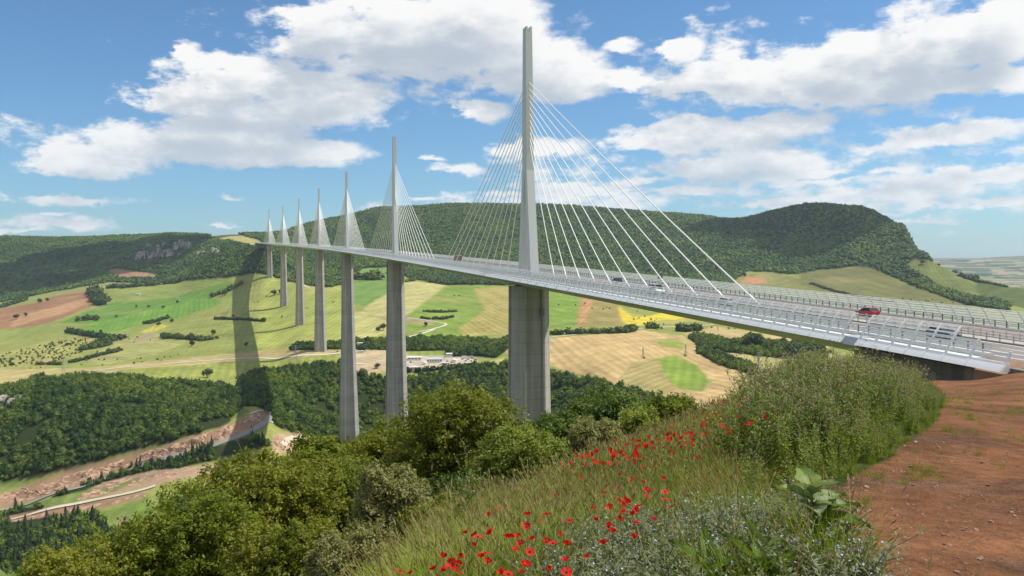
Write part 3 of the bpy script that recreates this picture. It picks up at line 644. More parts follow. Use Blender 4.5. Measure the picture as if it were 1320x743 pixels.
# which ground cells are in view (a cell rises above all nearer ones on its view line, give or take a tree)
py_ = np.where(front, PYg, 5000.0)
run = np.minimum.accumulate(np.where(RR[None] < 3, 5000, py_), axis=1)
tall = 1100*9/np.maximum(RG, 1)
vis = py_ <= run + tall + 3
x00, y00 = GX[:-1, :-1], GY[:-1, :-1]
cell = np.abs((GX[1:, :-1]-x00)*(GY[:-1, 1:]-y00) - (GY[1:, :-1]-y00)*(GX[:-1, 1:]-x00))
def cell_points(mask, dens):
    lam = cell*dens*mask[:-1, :-1]
    cnt = rng.poisson(np.clip(lam, 0, 50)); ii, jj = np.nonzero(cnt); c = cnt[ii, jj]
    ii, jj = np.repeat(ii, c), np.repeat(jj, c); u, v = rng.random(len(ii)), rng.random(len(ii))
    def L(G): return (G[ii, jj]*(1-u)+G[ii+1, jj]*u)*(1-v)+(G[ii, jj+1]*(1-u)+G[ii+1, jj+1]*u)*v
    return np.stack([L(GX), L(GY), L(GZ)], -1)
inview = (PXg > -260) & (PXg < 1560) & front
mid = crown = lib('wood_crown', [crown_mesh('wood_crown', 10+i, 46, 7, .17, m_wood, .95) for i in range(6)])
farc = []
for i in range(5):
    farc.append(crown_mesh('far_crown', 30+i, 20, 4, .22, m_wood2, .85, .85))
farlib = lib('far_crown', farc)
def conifer(seed):
    r = np.random.default_rng(seed); mb = MB(); P = []; N = []
    for z in np.linspace(-.9, 1.5, 15):
        w = (1.55-z)/2.4*.75; nn = int(8+26*w)
        a = r.uniform(0, 6.28, nn); rr = w*np.sqrt(r.uniform(.2, 1, nn))
        P.append(np.stack([np.cos(a)*rr, np.sin(a)*rr, np.full(nn, z)+r.normal(size=nn)*.06-rr*.2], -1)); N.append(np.stack([np.cos(a)*.7, np.sin(a)*.7, np.full(nn, .8)], -1))
    P, N = np.concatenate(P), np.concatenate(N)
    V, Q = quads_at(P, N+r.normal(size=N.shape)*.4, .17, r); mb.add(V, Q)
    mb.tube([(0, 0, -1), (0, 0, 1.4)], [.08, .02], 5)
    return mb.mesh('conifer', m_conif)
conlib = lib('conifer_crown', [conifer(60+i) for i in range(4)])
def wood(name, mask, spacing, rlo, rhi, coll, nvar, lift=.45):
    P = cell_points(mask & vis & inview, 1/spacing**2); n = len(P)
    gap = fbm(P[:, 0]/38, P[:, 1]/38, 3, 93); P = P[gap < .17]; n = len(P)
    s = (rlo*.9+(rhi*1.3-rlo*.9)*rng.random(n)**1.8)*(1+.8*fbm(P[:, 0]/35, P[:, 1]/35, 2, 91)); z = s*rng.uniform(.8, 1.25, n)
    P[:, 2] += z*lift + .3
    scatter(name, P, np.stack([rng.normal(size=n)*.1, rng.normal(size=n)*.1, rng.uniform(0, 6.28, n)], -1), np.stack([s, s*rng.uniform(.85, 1.15, n), z], -1), coll, nvar)
    print(name, n)
rowtrees = np.zeros(PXg.shape, bool)
rowtrees |= inpoly(jx, jy, FOREST[5])
botwood = inpoly(jx, jy, FOREST[6])
fz = forest & (RG < 1500) & ~rowtrees & ~botwood
wood('valley_wood', fz, 4.2, 2.2, 3.9, crown, 6)
wood('gorge_wood', slope_wood & (RG > 75), 4.4, 2.2, 3.8, crown, 6)
wood('roadside_conifers', forest & (RG < 1500) & (rowtrees | botwood), 5.6, 1.5, 3.2, conlib, 4, 1.0)
wood('roadside_trees', forest & (RG < 1500) & (rowtrees | botwood), 4.6, 1.5, 2.9, crown, 6)
wood('hill_wood', forest & (RG >= 1500) & (RG < 2600), 5.0, 2.8, 4.5, farlib, 5)
wood('ridge_wood', forest & (RG >= 2600), 6.5, 3.3, 5.4, farlib, 5)
# ------------------------------------------------------------------ the viaduct
BX, BY, BZ, BTH, BK, BSL = 58.603, 111.166, -9.0623 - .55, -0.255596, -5.2408e-5, 0.03025
def bframe(s):
    s = np.asarray(s, float); a = BTH + BK*s/2; h = BTH + BK*s
    P = np.stack([BX + s*np.sin(a), BY + s*np.cos(a), BZ + BSL*s], -1)
    return P, np.stack([np.sin(h), np.cos(h), 0*h], -1), np.stack([np.cos(h), -np.sin(h), 0*h], -1)
CROSS = -0.022
def deck(s, o, z=0.0):
    """s along the deck from the near joint, o to the right (west), z over the roadway; with the road's crossfall"""
    P, t, n = bframe(s); o = np.asarray(o, float); z = np.asarray(z, float)
    return P + n*o[..., None] + np.array([0, 0, 1.0])*(z + CROSS*o)[..., None]
def strip(mb, ss, prof, m=0, closed=True, cap=True):
    o = np.array([p[0] for p in prof]); z = np.array([p[1] for p in prof])
    rings = np.stack([deck(np.full(len(o), s), o, z) for s in ss]); mb.sweep(rings, closed, cap, m)
def stain_mat(name, base, dark, joint, streak=True, rough=.85):
    """cast concrete: lifts (horizontal joints) and rain streaks"""
    m, k, bs, out = newmat(name); p = geopos(k)
    s = k.n('ShaderNodeSeparateXYZ', inp={0: p})
    v = k.n('ShaderNodeCombineXYZ', inp={0: s.outputs[0], 1: s.outputs[1], 2: k.math('MULTIPLY', s.outputs[2], .035)}).outputs[0]
    st_ = k.noise(v, .75, 5, .6); n = k.noise(p, .11, 4)
    lift = k.math('FRACT', k.math('MULTIPLY', s.outputs[2], 1/joint)); lift = k.ramp(lift, .0, .07, .66, 1)
    tone = k.noise(k.n('ShaderNodeCombineXYZ', inp={2: k.math('FLOOR', k.math('MULTIPLY', s.outputs[2], 1/joint))}).outputs[0], 7.3, 1)
    f = k.math('ADD', k.math('MULTIPLY', st_, .75), k.math('ADD', k.math('MULTIPLY', n, .35), k.math('MULTIPLY_ADD', tone, .35, -.20)))
    c = k.mix(k.ramp(f, .25, .8), C(*dark), C(*base)); c = k.mix(1.0, c, k.n('ShaderNodeCombineColor', inp={0: lift, 1: lift, 2: lift}).outputs[0], 'MULTIPLY')
    k.set(bs.inputs['Base Color'], c); bs.inputs['Roughness'].default_value = rough; bs.inputs['Specular IOR Level'].default_value = .2
    b = k.n('ShaderNodeBump', inp={'Strength': .25, 'Distance': .2}); k.set(b.inputs['Height'], k.noise(p, 1.5, 5)); k.set(bs.inputs['Normal'], b.outputs[0])
    return m
m_conc = stain_mat('pier_concrete', (.46,.43,.39), (.275,.26,.235), 4.0)
m_abut = stain_mat('abutment_concrete', (.26,.24,.20), (.14,.125,.10), 1.6)  # both tones darkened to put the shade under the deck into the colour
m_steel = mat_simple('white_steel', (.66,.665,.65), .42, .10, .25)
m_mast = mat_simple('mast_steel', (.55,.57,.565), .55, .06, .08)
m_stay = mat_simple('stay_sheath', (.80,.79,.76), .4, .04, .2)
m_screen, k, bs, out = newmat('wind_screen_slat')          # milky acrylic
bs.inputs['Base Color'].default_value = C(.80,.83,.81); bs.inputs['Roughness'].default_value = .35
t = k.n('ShaderNodeBsdfTranslucent'); t.inputs[0].default_value = C(.80,.83,.81); mx = k.n('ShaderNodeMixShader'); mx.inputs[0].default_value = .45
m_screen.node_tree.links.new(bs.outputs[0], mx.inputs[1]); m_screen.node_tree.links.new(t.outputs[0], mx.inputs[2]); m_screen.node_tree.links.new(mx.outputs[0], out.inputs[0])
m_post = mat_simple('screen_post', (.78,.78,.76), .4, .10, .8)
m_fascia = mat_simple('fascia_panel', (.84,.84,.83), .4, .06, .35)
m_rail = mat_simple('galvanised_rail', (.50,.51,.50), .45, .10, 1.2, .5)
m_barrier = mat_simple('barrier_post', (.15,.155,.155), .5, .15, 2)
m_line = mat_simple('road_paint', (.70,.68,.62), .7, .15, .8)
m_kerb = mat_simple('white_kerb', (.72,.70,.66), .6, .12, .5)
m_median = mat_simple('median_concrete', (.34,.31,.275), .8, .15, .5)
m_asph, k, bs, out = newmat('asphalt')
p = geopos(k); n = k.noise(p, .35, 6, .65)
k.set(bs.inputs['Base Color'], k.mix(k.ramp(n, .3, .7), C(.175,.135,.112), C(.25,.195,.16))); bs.inputs['Roughness'].default_value = .9
m_asph2, k, bs, out = newmat('grey_asphalt')
p = geopos(k); n = k.noise(p, .35, 6, .65)
k.set(bs.inputs['Base Color'], k.mix(k.ramp(n, .3, .7), C(.15,.138,.13), C(.20,.185,.175))); bs.inputs['Roughness'].default_value = .9

L = 2460.0
sd_ = np.unique(np.concatenate([np.arange(-19, 120, 4.0), np.arange(120, 700, 12.0), np.arange(700, L, 30.0), [L]]))
vi = empty('viaduct', tuple(deck(0, 0.0)))
tag(vi, 'very long cable-stayed motorway bridge on seven tall concrete piers crossing the whole valley', 'bridge')
def vpart(mb, name, mat, parent=vi, smooth=False):
    o = mb.build(name, mat, None, smooth)
    o.parent = parent; o.matrix_parent_inverse = PINV(parent); return o
def PINV(par):
    M = Matrix.Identity(4); q_ = par
    chain = []
    while q_ is not None: chain.append(q_); q_ = q_.parent
    for q_ in reversed(chain): M = M @ (q_.matrix_parent_inverse if q_.parent else Matrix.Identity(4)) @ Matrix.LocRotScale(q_.location, q_.rotation_euler, q_.scale)
    return M.inverted()
# girder: flat steel box, sloping webs
mb = MB(); strip(mb, sd_, [(-15.9,-.10),(15.9,-.10),(15.9,-.85),(13.6,-1.45),(3.6,-4.2),(-3.6,-4.2),(-13.6,-1.45),(-15.9,-.85)])
vpart(mb, 'girder', m_steel)
mb = MB(); strip(mb, sd_, [(-13.2,0),(-1.9,0),(-1.9,-.09),(-13.2,-.09)]); vpart(mb, 'roadway', m_asph2)
mb = MB(); strip(mb, sd_, [(1.9,0),(13.2,0),(13.2,-.09),(1.9,-.09)]); vpart(mb, 'roadway', m_asph)
mb = MB(); strip(mb, sd_, [(-1.85,.18),(1.85,.18),(1.85,-.09),(-1.85,-.09)]); vpart(mb, 'median_strip', m_median)
for o0 in (-12.6, -9.4, -2.6, 2.6, 12.5):
    mb = MB(); strip(mb, sd_, [(o0-.13,.012),(o0+.13,.012),(o0+.13,.004),(o0-.13,.004)]); vpart(mb, 'lane_line', m_line)
mb = MB()
for o0 in (-6.1, 6.0, 9.3):
    for s0 in np.arange(-16, 640, 13.0): strip(mb, [s0, s0+3.5], [(o0-.1,.012),(o0+.1,.012),(o0+.1,.004),(o0-.1,.004)])
tag(vpart(mb, 'lane_dashes', m_line), kind='stuff')
# edge kerbs, crash barriers
for sg in (-1, 1):
    pr = [(sg*13.25,.32),(sg*14.1,.32),(sg*14.1,-.09),(sg*13.25,-.09)]
    mb = MB(); strip(mb, sd_, pr[::sg]); vpart(mb, 'kerb', m_kerb)
for sg, oo in ((-1, 13.7), (1, 13.7), (-1, 1.5), (1, 1.5)):
    mb = MB(); o0 = sg*oo; base = .32 if oo > 5 else .18
    for z in ((.35, .62, .92) if oo > 5 else (.40, .72)):
        pr = [(o0-.06, base+z-.05),(o0-.06, base+z+.05),(o0+.06, base+z+.05),(o0+.06, base+z-.05)]
        strip(mb, sd_, pr)
    ro = vpart(mb, 'crash_barrier', m_rail)
    step = 2.05; s_all = np.arange(-18, L, step); mbs = MB()
    for i, s0 in enumerate(s_all):
        if s0 > 900: break
        tgt = MB() if i < 60 and oo > 5 else mbs
        pm = m_barrier if oo > 5 else m_rail
        P = [deck(s0+a, o0+b_, base+c) for c in (0, .95) for a, b_ in ((-.05,-.08),(.05,-.08),(.05,.08),(-.05,.08))]
        tgt.hexa(P)
        if tgt is not mbs: vpart(tgt, 'barrier_post', pm, ro)
    tag(vpart(mbs, 'barrier_post', pm, ro), kind='stuff')
# fascia and wind screens
SP = 3.2
PROF = [(17.0,-.95),(16.62,-.48),(16.22,-.05),(15.92,.5),(15.6,1.1),(15.2,1.75),(14.75,2.35),(14.35,2.8)]
po, pz = np.array([p[0] for p in PROF]), np.array([p[1] for p in PROF])
plen = np.concatenate([[0], np.cumsum(np.hypot(np.diff(po), np.diff(pz)))]); TL = plen[-1]
def prof_at(l): return np.interp(l, plen, po), np.interp(l, plen, pz)
def screen(sg, s0, s1, post_s, low=9.0):
    ss = np.unique(np.concatenate([np.arange(s0, s1, 3.2 if s1 < 300 else 6.4), [s1]]))
    if s1 > 300: ss = np.unique(np.concatenate([np.arange(s0, 200, 3.2), np.arange(200, s1, 9.6), [s1]]))
    mb = MB()
    ls = np.linspace(0, 1.20, 4); pr = []
    for l in ls: o, z = prof_at(l); pr.append((sg*(o+.03), z))
    pr += [(sg*15.93, prof_at(1.2)[1]-.02), (sg*15.93, -.93)]
    strip(mb, ss, pr[::sg]); fa = vpart(mb, 'fascia', m_fascia)
    # panel joints of the fascia are the posts; slats above
    mb = MB()
    for c in (1.62, 2.12, 2.62, 3.12, 3.62, 4.12, TL-.1):
        if c > low: break
        w = (.11 if sg < 0 else .165) if c < TL-.2 else .09
        (oa, za), (ob, zb) = prof_at(c-w), prof_at(min(c+w, TL))
        pr = [(sg*(oa-.02), za),(sg*(oa+.03), za),(sg*(ob+.03), zb),(sg*(ob-.02), zb)]
        strip(mb, ss, pr[::sg])
    sc_o = vpart(mb, 'wind_screen', m_screen)
    near_ = MB(); n_ind = 0
    for s in post_s:
        tgt = MB() if (n_ind < 96 and s < 330) else near_
        rings = []
        for l in np.linspace(.02, min(TL, low), 9 if s < 330 else 5):
            o, z = prof_at(l); w = .125; dth = .26 - .10*l/TL
            rings.append([deck(s-w, sg*(o-.10), z), deck(s+w, sg*(o-.10), z), deck(s+w, sg*(o-.1+dth), z), deck(s-w, sg*(o-.1+dth), z)])
        rings = np.array(rings); tgt.sweep(rings, True, True)
        if tgt is not near_: vpart(tgt, 'screen_post', m_post, sc_o); n_ind += 1
    if near_.n: tag(vpart(near_, 'screen_post', m_post, sc_o), kind='stuff')
screen(-1, 1.6, L-20, np.arange(2.2, 1400, SP))
screen(1, 1.6, L-20, np.arange(2.2, 1400, SP))
screen(-1, -15.6, -1.2, np.linspace(-15.6, -1.4, 6))
screen(-1, -19.2, -15.6, [-19.0], 3.5)
screen(-1, -23.8, -19.2, [-23.6], 2.45)
screen(1, -16, -1.2, np.linspace(-15.8, -1.4, 6))
# joint housing between the two lengths of screen
mb = MB(); strip(mb, [-1.3, 1.7], [(-16.3,-.1),(-14.2,.02),(-14.2,-1.1),(-16.8,-1.1)]); vpart(mb, 'joint_cover', m_rail)
mb = MB(); strip(mb, [-.9, 1.2], [(14.2,3.0),(15.9,3.0),(16.0,-1.2),(14.2,-1.2)]); vpart(mb, 'joint_cover', m_screen)
# ---- pylons and stays
PS = [204 + 342*i for i in range(7)]
PH = [112.0, 245.0, 221.05, 144.2, 136.4, 111.9, 77.6]
STAY_LOW, STAY_HIGH = 46.0, 68.0
def at_local(s0, a, o, z): return deck(s0, 0.0) + bframe(s0)[1]*a + bframe(s0)[2]*o + np.array([0, 0, z])
for i, s0 in enumerate(PS):
    mb = MB()
    HW = lambda z: 1.55 - .40*z/88
    def block(z0, z1, a0, b0, a1, b1):
        P = []
        for z, a, b in ((z0, a0, b0), (z1, a1, b1)):
            w = HW(z); P += [at_local(s0, a, -w, z), at_local(s0, b, -w, z), at_local(s0, b, w, z), at_local(s0, a, w, z)]
        mb.hexa(np.array(P)[[0,3,2,1,4,7,6,5]])
    for sg in (-1, 1):
        for z0, z1 in ((-.6, 12), (12, 24), (24, 37)):
            f = lambda z: (5.0*(1-z/37)+.04, 8.2*(1-z/37)+2.9*(z/37))
            (i0, o0), (i1, o1) = f(max(z0, 0)), f(z1)
            if sg > 0: block(z0, z1, i0, o0, i1, o1)
            else: block(z0, z1, -o0, -i0, -o1, -i1)
    block(37.003, 66, -2.9, 2.9, -2.45, 2.45); block(66.003, 86.2, -2.45, 2.45, -2.05, 2.05)
    for sg in (-1, 1): # two horns at the top
        w = HW(87); o0 = sg*w*.68
        P = [at_local(s0, a, o, z) for z in (86.203, 88.0) for a, o in ((-2.03, o0-.34), (-2.03, o0+.34), (2.03, o0+.34), (2.03, o0-.34))]
        mb.hexa(np.array(P)[[0,3,2,1,4,7,6,5]])
    pw = vpart(mb, 'pylon', m_mast)
    for sg in (-1, 1):
        for j in range(11):
            zt = STAY_HIGH - (10-j)*(STAY_HIGH-STAY_LOW)/10
            sa = 30 + 12.51*j
            a = 2.9 - (zt-37)/29*.45 if zt < 66 else 2.45-(zt-66)/20*.4
            top = at_local(s0, sg*(a-.3), 0, zt); bot = deck(s0+sg*sa, 0.0, .15)
            d = (top-bot); ln = np.linalg.norm(d); d = d/ln
            mid_ = (top+bot)/2 - np.array([0, 0, ln*.004])
            if i == 0 or i == 1:
                sv = MB(); sv.tube([bot, bot+d*(ln*.25)+(mid_-(top+bot)/2)*.7, mid_, bot+d*(ln*.75)+(mid_-(top+bot)/2)*.7, top], .145, 8)
                sv.tube([bot-d*.2, bot+d*4.5], .215, 8)
            else: sv = MB(); sv.tube([bot, top], .19, 5)
            vpart(sv, 'stay_cable', m_stay, pw)
# ---- piers: tapering eight-sided shafts with a groove down each broad face
for i, s0 in enumerate(PS):
    Pb, t, n = bframe(s0); zb = Pb[2] - 4.4; H = PH[i]
    xy = Pb; gz = float(ground(Pb[0], Pb[1])); H = max(H, zb-gz+6)
    mb = MB(); rings = []
    add = 1.25 if i == 0 else 0.3
    for h in np.linspace(0, H, 26):
        W = 11.6 + add + .015*h + .00017*h*h; Ln = (15.5 + .010*h + .00012*h*h)
        w, l = W/2, Ln/2; c = W*.225; cl = Ln*.25; g2 = w-c-.05*W; g1 = g2-.012*W; gd = .075*W; e2 = l-cl-.05*Ln; e1 = e2-.01*Ln; ge = .06*W
        pts = [(-w+c,-l),(-g2,-l),(-g1,-l+gd),(g1,-l+gd),(g2,-l),(w-c,-l),(w,-l+cl),(w,-e2),(w-ge,-e1),(w-ge,e1),(w,e2),(w,l-cl),(w-c,l),(g2,l),(g1,l-gd),(-g1,l-gd),(-g2,l),(-w+c,l),(-w,l-cl),(-w,e2),(-w+ge,e1),(-w+ge,-e1),(-w,-e2),(-w,-l+cl)]
        rings.append([np.array([Pb[0], Pb[1], zb-h]) + n*a + t*b_ for a, b_ in pts])
    mb.sweep(np.array(rings)[::-1], True, True)
    pr_ = vpart(mb, 'pier', m_conc)
    # bearings and head block between shaft and girder
    mb = MB()
    for sg in (-1, 1):
        for sa in (-1, 1):
            P = [np.array([Pb[0], Pb[1], 0]) + n*(sg*2.6+a) + t*(sa*5+b_) + np.array([0, 0, z]) for z in (zb-.05, zb+.5) for a, b_ in ((-1.1,-1.1),(1.1,-1.1),(1.1,1.1),(-1.1,1.1))]
            mb.hexa(P)
    vpart(mb, 'bearing', m_rail, pr_)
    if i == 0:
        c = np.array([Pb[0], Pb[1], zb-9.0]) - t*(15.5/2 + .02) + n*2.9; mb = MB()
        P = [c + n*a + t*b_ + np.array([0, 0, z]) for z in (-1.3, 1.3) for a, b_ in ((-.55,-.08),(.55,-.08),(.55,.3),(-.55,.3))]
        mb.hexa(P); vpart(mb, 'access_door', m_barrier, pr_)
# ---- near abutment: wall set back under the deck and a pale wing block
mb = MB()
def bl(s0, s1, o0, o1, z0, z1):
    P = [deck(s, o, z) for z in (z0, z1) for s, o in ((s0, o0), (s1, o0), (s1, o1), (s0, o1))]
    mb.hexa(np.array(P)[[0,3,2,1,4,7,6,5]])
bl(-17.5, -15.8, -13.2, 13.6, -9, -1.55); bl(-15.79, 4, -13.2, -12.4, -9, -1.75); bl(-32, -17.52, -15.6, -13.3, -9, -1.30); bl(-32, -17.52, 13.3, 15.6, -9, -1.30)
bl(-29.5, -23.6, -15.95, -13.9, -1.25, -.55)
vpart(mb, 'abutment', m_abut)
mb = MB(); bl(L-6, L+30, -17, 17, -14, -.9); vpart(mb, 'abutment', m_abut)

# ---- the motorway beyond the near end, on its own bank
sh = np.concatenate([np.arange(-230, -19, 6.0), [-19.02]])
def road_pt(s, o, z):
    return deck(s, o, z)
def sheet(name, oo, zz, mat, kind='structure'):
    rings = np.stack([deck(np.full(len(oo), s), np.array(oo, float), np.array(zz, float)) for s in sh])
    mb = MB(); mb.sweep(rings, False); return tag(mb.build(name, mat), kind=kind)
sheet('road_bank', [-16.6,-15.75,-13.6,13.6,17,30], [-8,-1.33,-.03,-.03,-.6,-7], mat_simple('bank_earth', (.30,.20,.13), .95, .35, .6, bump=.6, bscale=3))
sheet('motorway', [-13.2,-1.9], [0,0], m_asph2); sheet('motorway', [1.9,13.2], [0,0], m_asph); sheet('median_strip', [-1.9,1.9], [.01,.01], m_median)
for o0 in (-12.6, -9.4, -2.6, 2.6, 12.5): sheet('lane_line', [o0-.13, o0+.13], [.006,.006], m_line)
gr = empty('guard_rail', tuple(deck(-24, -13.9, 0))); tag(gr, 'grey steel guard rail carrying on from the near end of the bridge', 'guard rail')
mb = MB()
for z in (.45, .75): strip(mb, np.arange(-120, -23, 4.0), [(-13.95,z-.09),(-13.95,z+.09),(-13.85,z+.09),(-13.85,z-.09)])
vpart(mb, 'rail', m_rail, gr)
for s0 in np.arange(-60, -23.5, 4.0):
    mb = MB(); mb.hexa([deck(s0+a, -13.9+b_, z) for z in (-.4, .85) for a, b_ in ((-.05,-.05),(.05,-.05),(.05,.05),(-.05,.05))]); vpart(mb, 'post', m_rail, gr)
gr = empty('guard_rail', tuple(deck(-24, 14, 0))); tag(gr, 'grey steel guard rail along the far edge of the motorway past the bridge end', 'guard rail')
mb = MB()
for z in (.45, .75): strip(mb, np.arange(-120, -17, 4.0), [(13.85,z-.09),(13.85,z+.09),(13.95,z+.09),(13.95,z-.09)])
vpart(mb, 'rail', m_rail, gr)
for s0 in np.arange(-60, -17.5, 4.0):
    mb = MB(); mb.hexa([deck(s0+a, 13.9+b_, z) for z in (-.4, .85) for a, b_ in ((-.05,-.05),(.05,-.05),(.05,.05),(-.05,.05))]); vpart(mb, 'post', m_rail, gr)

# ------------------------------------------------------------------ vehicles on the deck
m_glass = mat_simple('car_glass', (.02,.03,.035), .08, .0, 1); m_tyre = mat_simple('tyre', (.02,.02,.02), .9, .1, 3); m_rim = mat_simple('wheel_rim', (.45,.45,.46), .35, .05, 3, .8)
m_lampw = mat_simple('lamp_glass', (.75,.76,.74), .15, .02, 3); m_lampr = mat_simple('tail_lamp', (.45,.02,.02), .2, .02, 3)
def place_on(o, s, off, rev=False):
    P, t, n = bframe(s); h = math.atan2(-t[0], t[1]) + (math.pi if rev else 0)
    o.location = tuple(deck(s, off, .02)); o.rotation_euler = (0, 0, h)
def car(label, col, s, off, rev=False, kind='car', Lc=4.2, Wc=1.75, Hc=1.43, group=None):
    """nose along +Y"""
    root = empty(kind); tag(root, label, 'car' if kind == 'car' else 'van', group)
    paint_ = mat_simple('paint_'+label.split()[0], col, .28, .05, 1.0, coat=.6)
    l, w = Lc/2, Wc/2
    van = kind == 'van'
    prof = [(-l,.34),(-l+.02,.70),(-l+.12,.92),(l*.42,.92),(l-.25,.74),(l,.62),(l,.32),(l*.5,.22),(-l*.6,.22)] if not van else \
           [(-l,.34),(-l,1.0),(-l+.03,1.1),(l*.62,1.1),(l-.2,.86),(l,.7),(l,.32),(l*.5,.22),(-l*.6,.22)]
    mb = MB(); a = np.array(prof); n_ = len(a)
    ring = lambda x, sc: [(x, y*sc, z*(.97 if sc < 1 else 1)) for y, z in prof]
    mb.sweep(np.array([ring(-w, .985), ring(-w*.93, 1), ring(w*.93, 1), ring(w, .985)]), True, True); body = mb.build('body', paint_, root, False)
    # cabin with glass sides
    y0, y1, y2, y3 = (-l+.18, -l+.75, l*.02, l*.44) if not van else (-l+.03, -l+.12, l*.32, l*.64)
    zb_ = .925 if not van else 1.105
    mb = MB()
    P = [(-w*.93, y0, zb_),(w*.93, y0, zb_),(w*.93, y3, zb_),(-w*.93, y3, zb_),(-w*.76, y1, Hc-.05),(w*.76, y1, Hc-.05),(w*.76, y2, Hc-.05),(-w*.76, y2, Hc-.05)]
    mb.hexa(P); mb.build('window', m_glass, root)
    mb = MB(); mb.hexa([(-w*.78, y1-.05, Hc-.047),(w*.78, y1-.05, Hc-.047),(w*.78, y2+.05, Hc-.047),(-w*.78, y2+.05, Hc-.047),(-w*.70, y1+.06, Hc),(w*.70, y1+.06, Hc),(w*.70, y2-.06, Hc),(-w*.70, y2-.06, Hc)])
    for sx in (-1, 1):
        for (ya, yb) in ((y0, y1), (y3, y2), ((y0+y3)/2, (y1+y2)/2)):
            mb.tube([(sx*w*.945, ya, zb_), (sx*w*.775, yb, Hc-.03)], .035, 4)
    mb.build('roof', paint_, root)
    for sx in (-1, 1):
        for yy in (-l*.60, l*.62):
            x_ = sx*(w-.10)
            wh = MB(); wh.tube([(x_-.1, yy, .31), (x_+.1, yy, .31)], .31, 16); wo_ = wh.build('wheel', m_tyre, root)
            rm = MB(); rm.tube([(x_+sx*.09, yy, .31), (x_+sx*.112, yy, .31)], .19, 12); rm.build('rim', m_rim, wo_)
        mb = MB(); mb.box((sx*w*.72, l-.10, .60), (.30, .24, .13)); mb.build('headlight', m_lampw, root)
        mb = MB(); mb.box((sx*w*.76, -l+.04, .78), (.26, .10, .14)); mb.build('tail_light', m_lampr, root)
    place_on(root, s, off, rev); return root
def find_s(px, off):
    ss = np.linspace(-22, 420, 4000); u = project(deck(ss, np.full(len(ss), off), np.full(len(ss), .6)))[0]
    return float(ss[np.argmin(abs(u-px))])
car('red car driving alone on the far carriageway near the viewer', (.42,.012,.02), find_s(1118, 8.0), 8.0)
car('dark blue car on the far carriageway beyond the end of the stays', (.03,.035,.06), find_s(795, 7.6), 7.6)
car('slate grey car passing behind the near wind screen at the bridge end', (.07,.08,.10), find_s(1216, -5.2), -5.2, True)
car('white van behind the wind screen between the stay anchors', (.75,.75,.73), find_s(846, -4.0), -4.0, True, 'van', 5.2, 1.95, 2.25)
car('pale grey car beside the last but one stay anchor', (.55,.56,.56), find_s(938, -5.0), -5.0, True)
# lorry
lo = empty('lorry'); tag(lo, 'brown and green box lorry with a white roof edge on the bridge', 'lorry')
m_lb = mat_simple('lorry_box', (.20,.15,.07), .5, .1, .8); m_lg = mat_simple('lorry_front', (.05,.14,.03), .4, .1, 1); m_lw = mat_simple('lorry_roof', (.75,.74,.70), .4, .05, 1)
mb = MB(); mb.box((0, -1.2, 2.35), (2.5, 8.0, 2.5)); mb.build('cargo_box', m_lb, lo)
mb = MB(); mb.box((0, -1.2, 3.68), (2.54, 8.04, .14)); mb.box((0, -1.2, 1.0), (2.3, 7.9, .16)); mb.build('box_frame', m_lw, lo)
mb = MB(); mb.hexa([(-1.2,2.95,.5),(1.2,2.95,.5),(1.2,4.85,.5),(-1.2,4.85,.5),(-1.15,2.95,2.95),(1.15,2.95,2.95),(1.15,4.55,2.95),(-1.15,4.55,2.95)]); cb = mb.build('cab', m_lg, lo)
mb = MB(); mb.hexa([(-1.05,4.72,1.7),(1.05,4.72,1.7),(1.05,4.80,1.7),(-1.05,4.80,1.7),(-1.0,4.55,2.75),(1.0,4.55,2.75),(1.0,4.66,2.75),(-1.0,4.66,2.75)]); mb.build('windscreen', m_glass, cb)
for sx in (-1, 1):
    for yy in (-4.1, -3.0, 3.9):
        wh = MB(); wh.tube([(sx*1.0-.14, yy, .5), (sx*1.0+.14, yy, .5)], .5, 14); wo_ = wh.build('wheel', m_tyre, lo)
        rm = MB(); rm.tube([(sx*1.0+sx*.13, yy, .5), (sx*1.0+sx*.16, yy, .5)], .28, 10); rm.build('rim', m_rim, wo_)
place_on(lo, find_s(590, 6.5), 6.5)
# gantry-less road sign seen from behind
sg_ = empty('road_sign'); tag(sg_, 'dark back of a square road sign on a post at the roadside barrier', 'road sign')
mb = MB(); mb.box((0, 0, 2.9), (1.5, .06, 1.5)); mb.build('panel', m_barrier, sg_)
mb = MB(); mb.tube([(0, .08, 0), (0, .08, 3.9)], .06, 8); mb.box((0, .05, 3.9), (.35, .2, .35)); mb.build('post', m_rail, sg_)
place_on(sg_, find_s(851, 12.6), 12.6)
# ------------------------------------------------------------------ valley: roads, cliffs, hedges, trees, buildings
def drape(pts, w, name, mat, lift=.5, kind='structure', dmin=500):
    """a band of width w laid over the ground along picture points"""
    P = [hit(x, y, dmin) for x, y in pts]; P = np.array([p_ for p_ in P if p_ is not None])
    t = np.linspace(0, len(P)-1, (len(P)-1)*14+1); i = np.clip(t.astype(int), 0, len(P)-2); f = (t-i)[:, None]
    p0, p1, p2, p3 = P[np.clip(i-1, 0, None)], P[i], P[i+1], P[np.clip(i+2, None, len(P)-1)]
    Q = .5*((2*p1)+(p2-p0)*f+(2*p0-5*p1+4*p2-p3)*f*f+(3*p1-p0-3*p2+p3)*f**3)
    tn = np.gradient(Q[:, :2], axis=0); tn /= np.linalg.norm(tn, axis=1)[:, None]+1e-9; nn = np.stack([-tn[:, 1], tn[:, 0]], -1)
    rings = []
    for a in (-.5, -.17, .17, .5):
        xy = Q[:, :2]+nn*w*a; rings.append(np.column_stack([xy, ground(xy[:, 0], xy[:, 1])+lift]))
    mb = MB(); mb.sweep(np.stack(rings, 1), False); return tag(mb.build(name, mat), kind=kind)
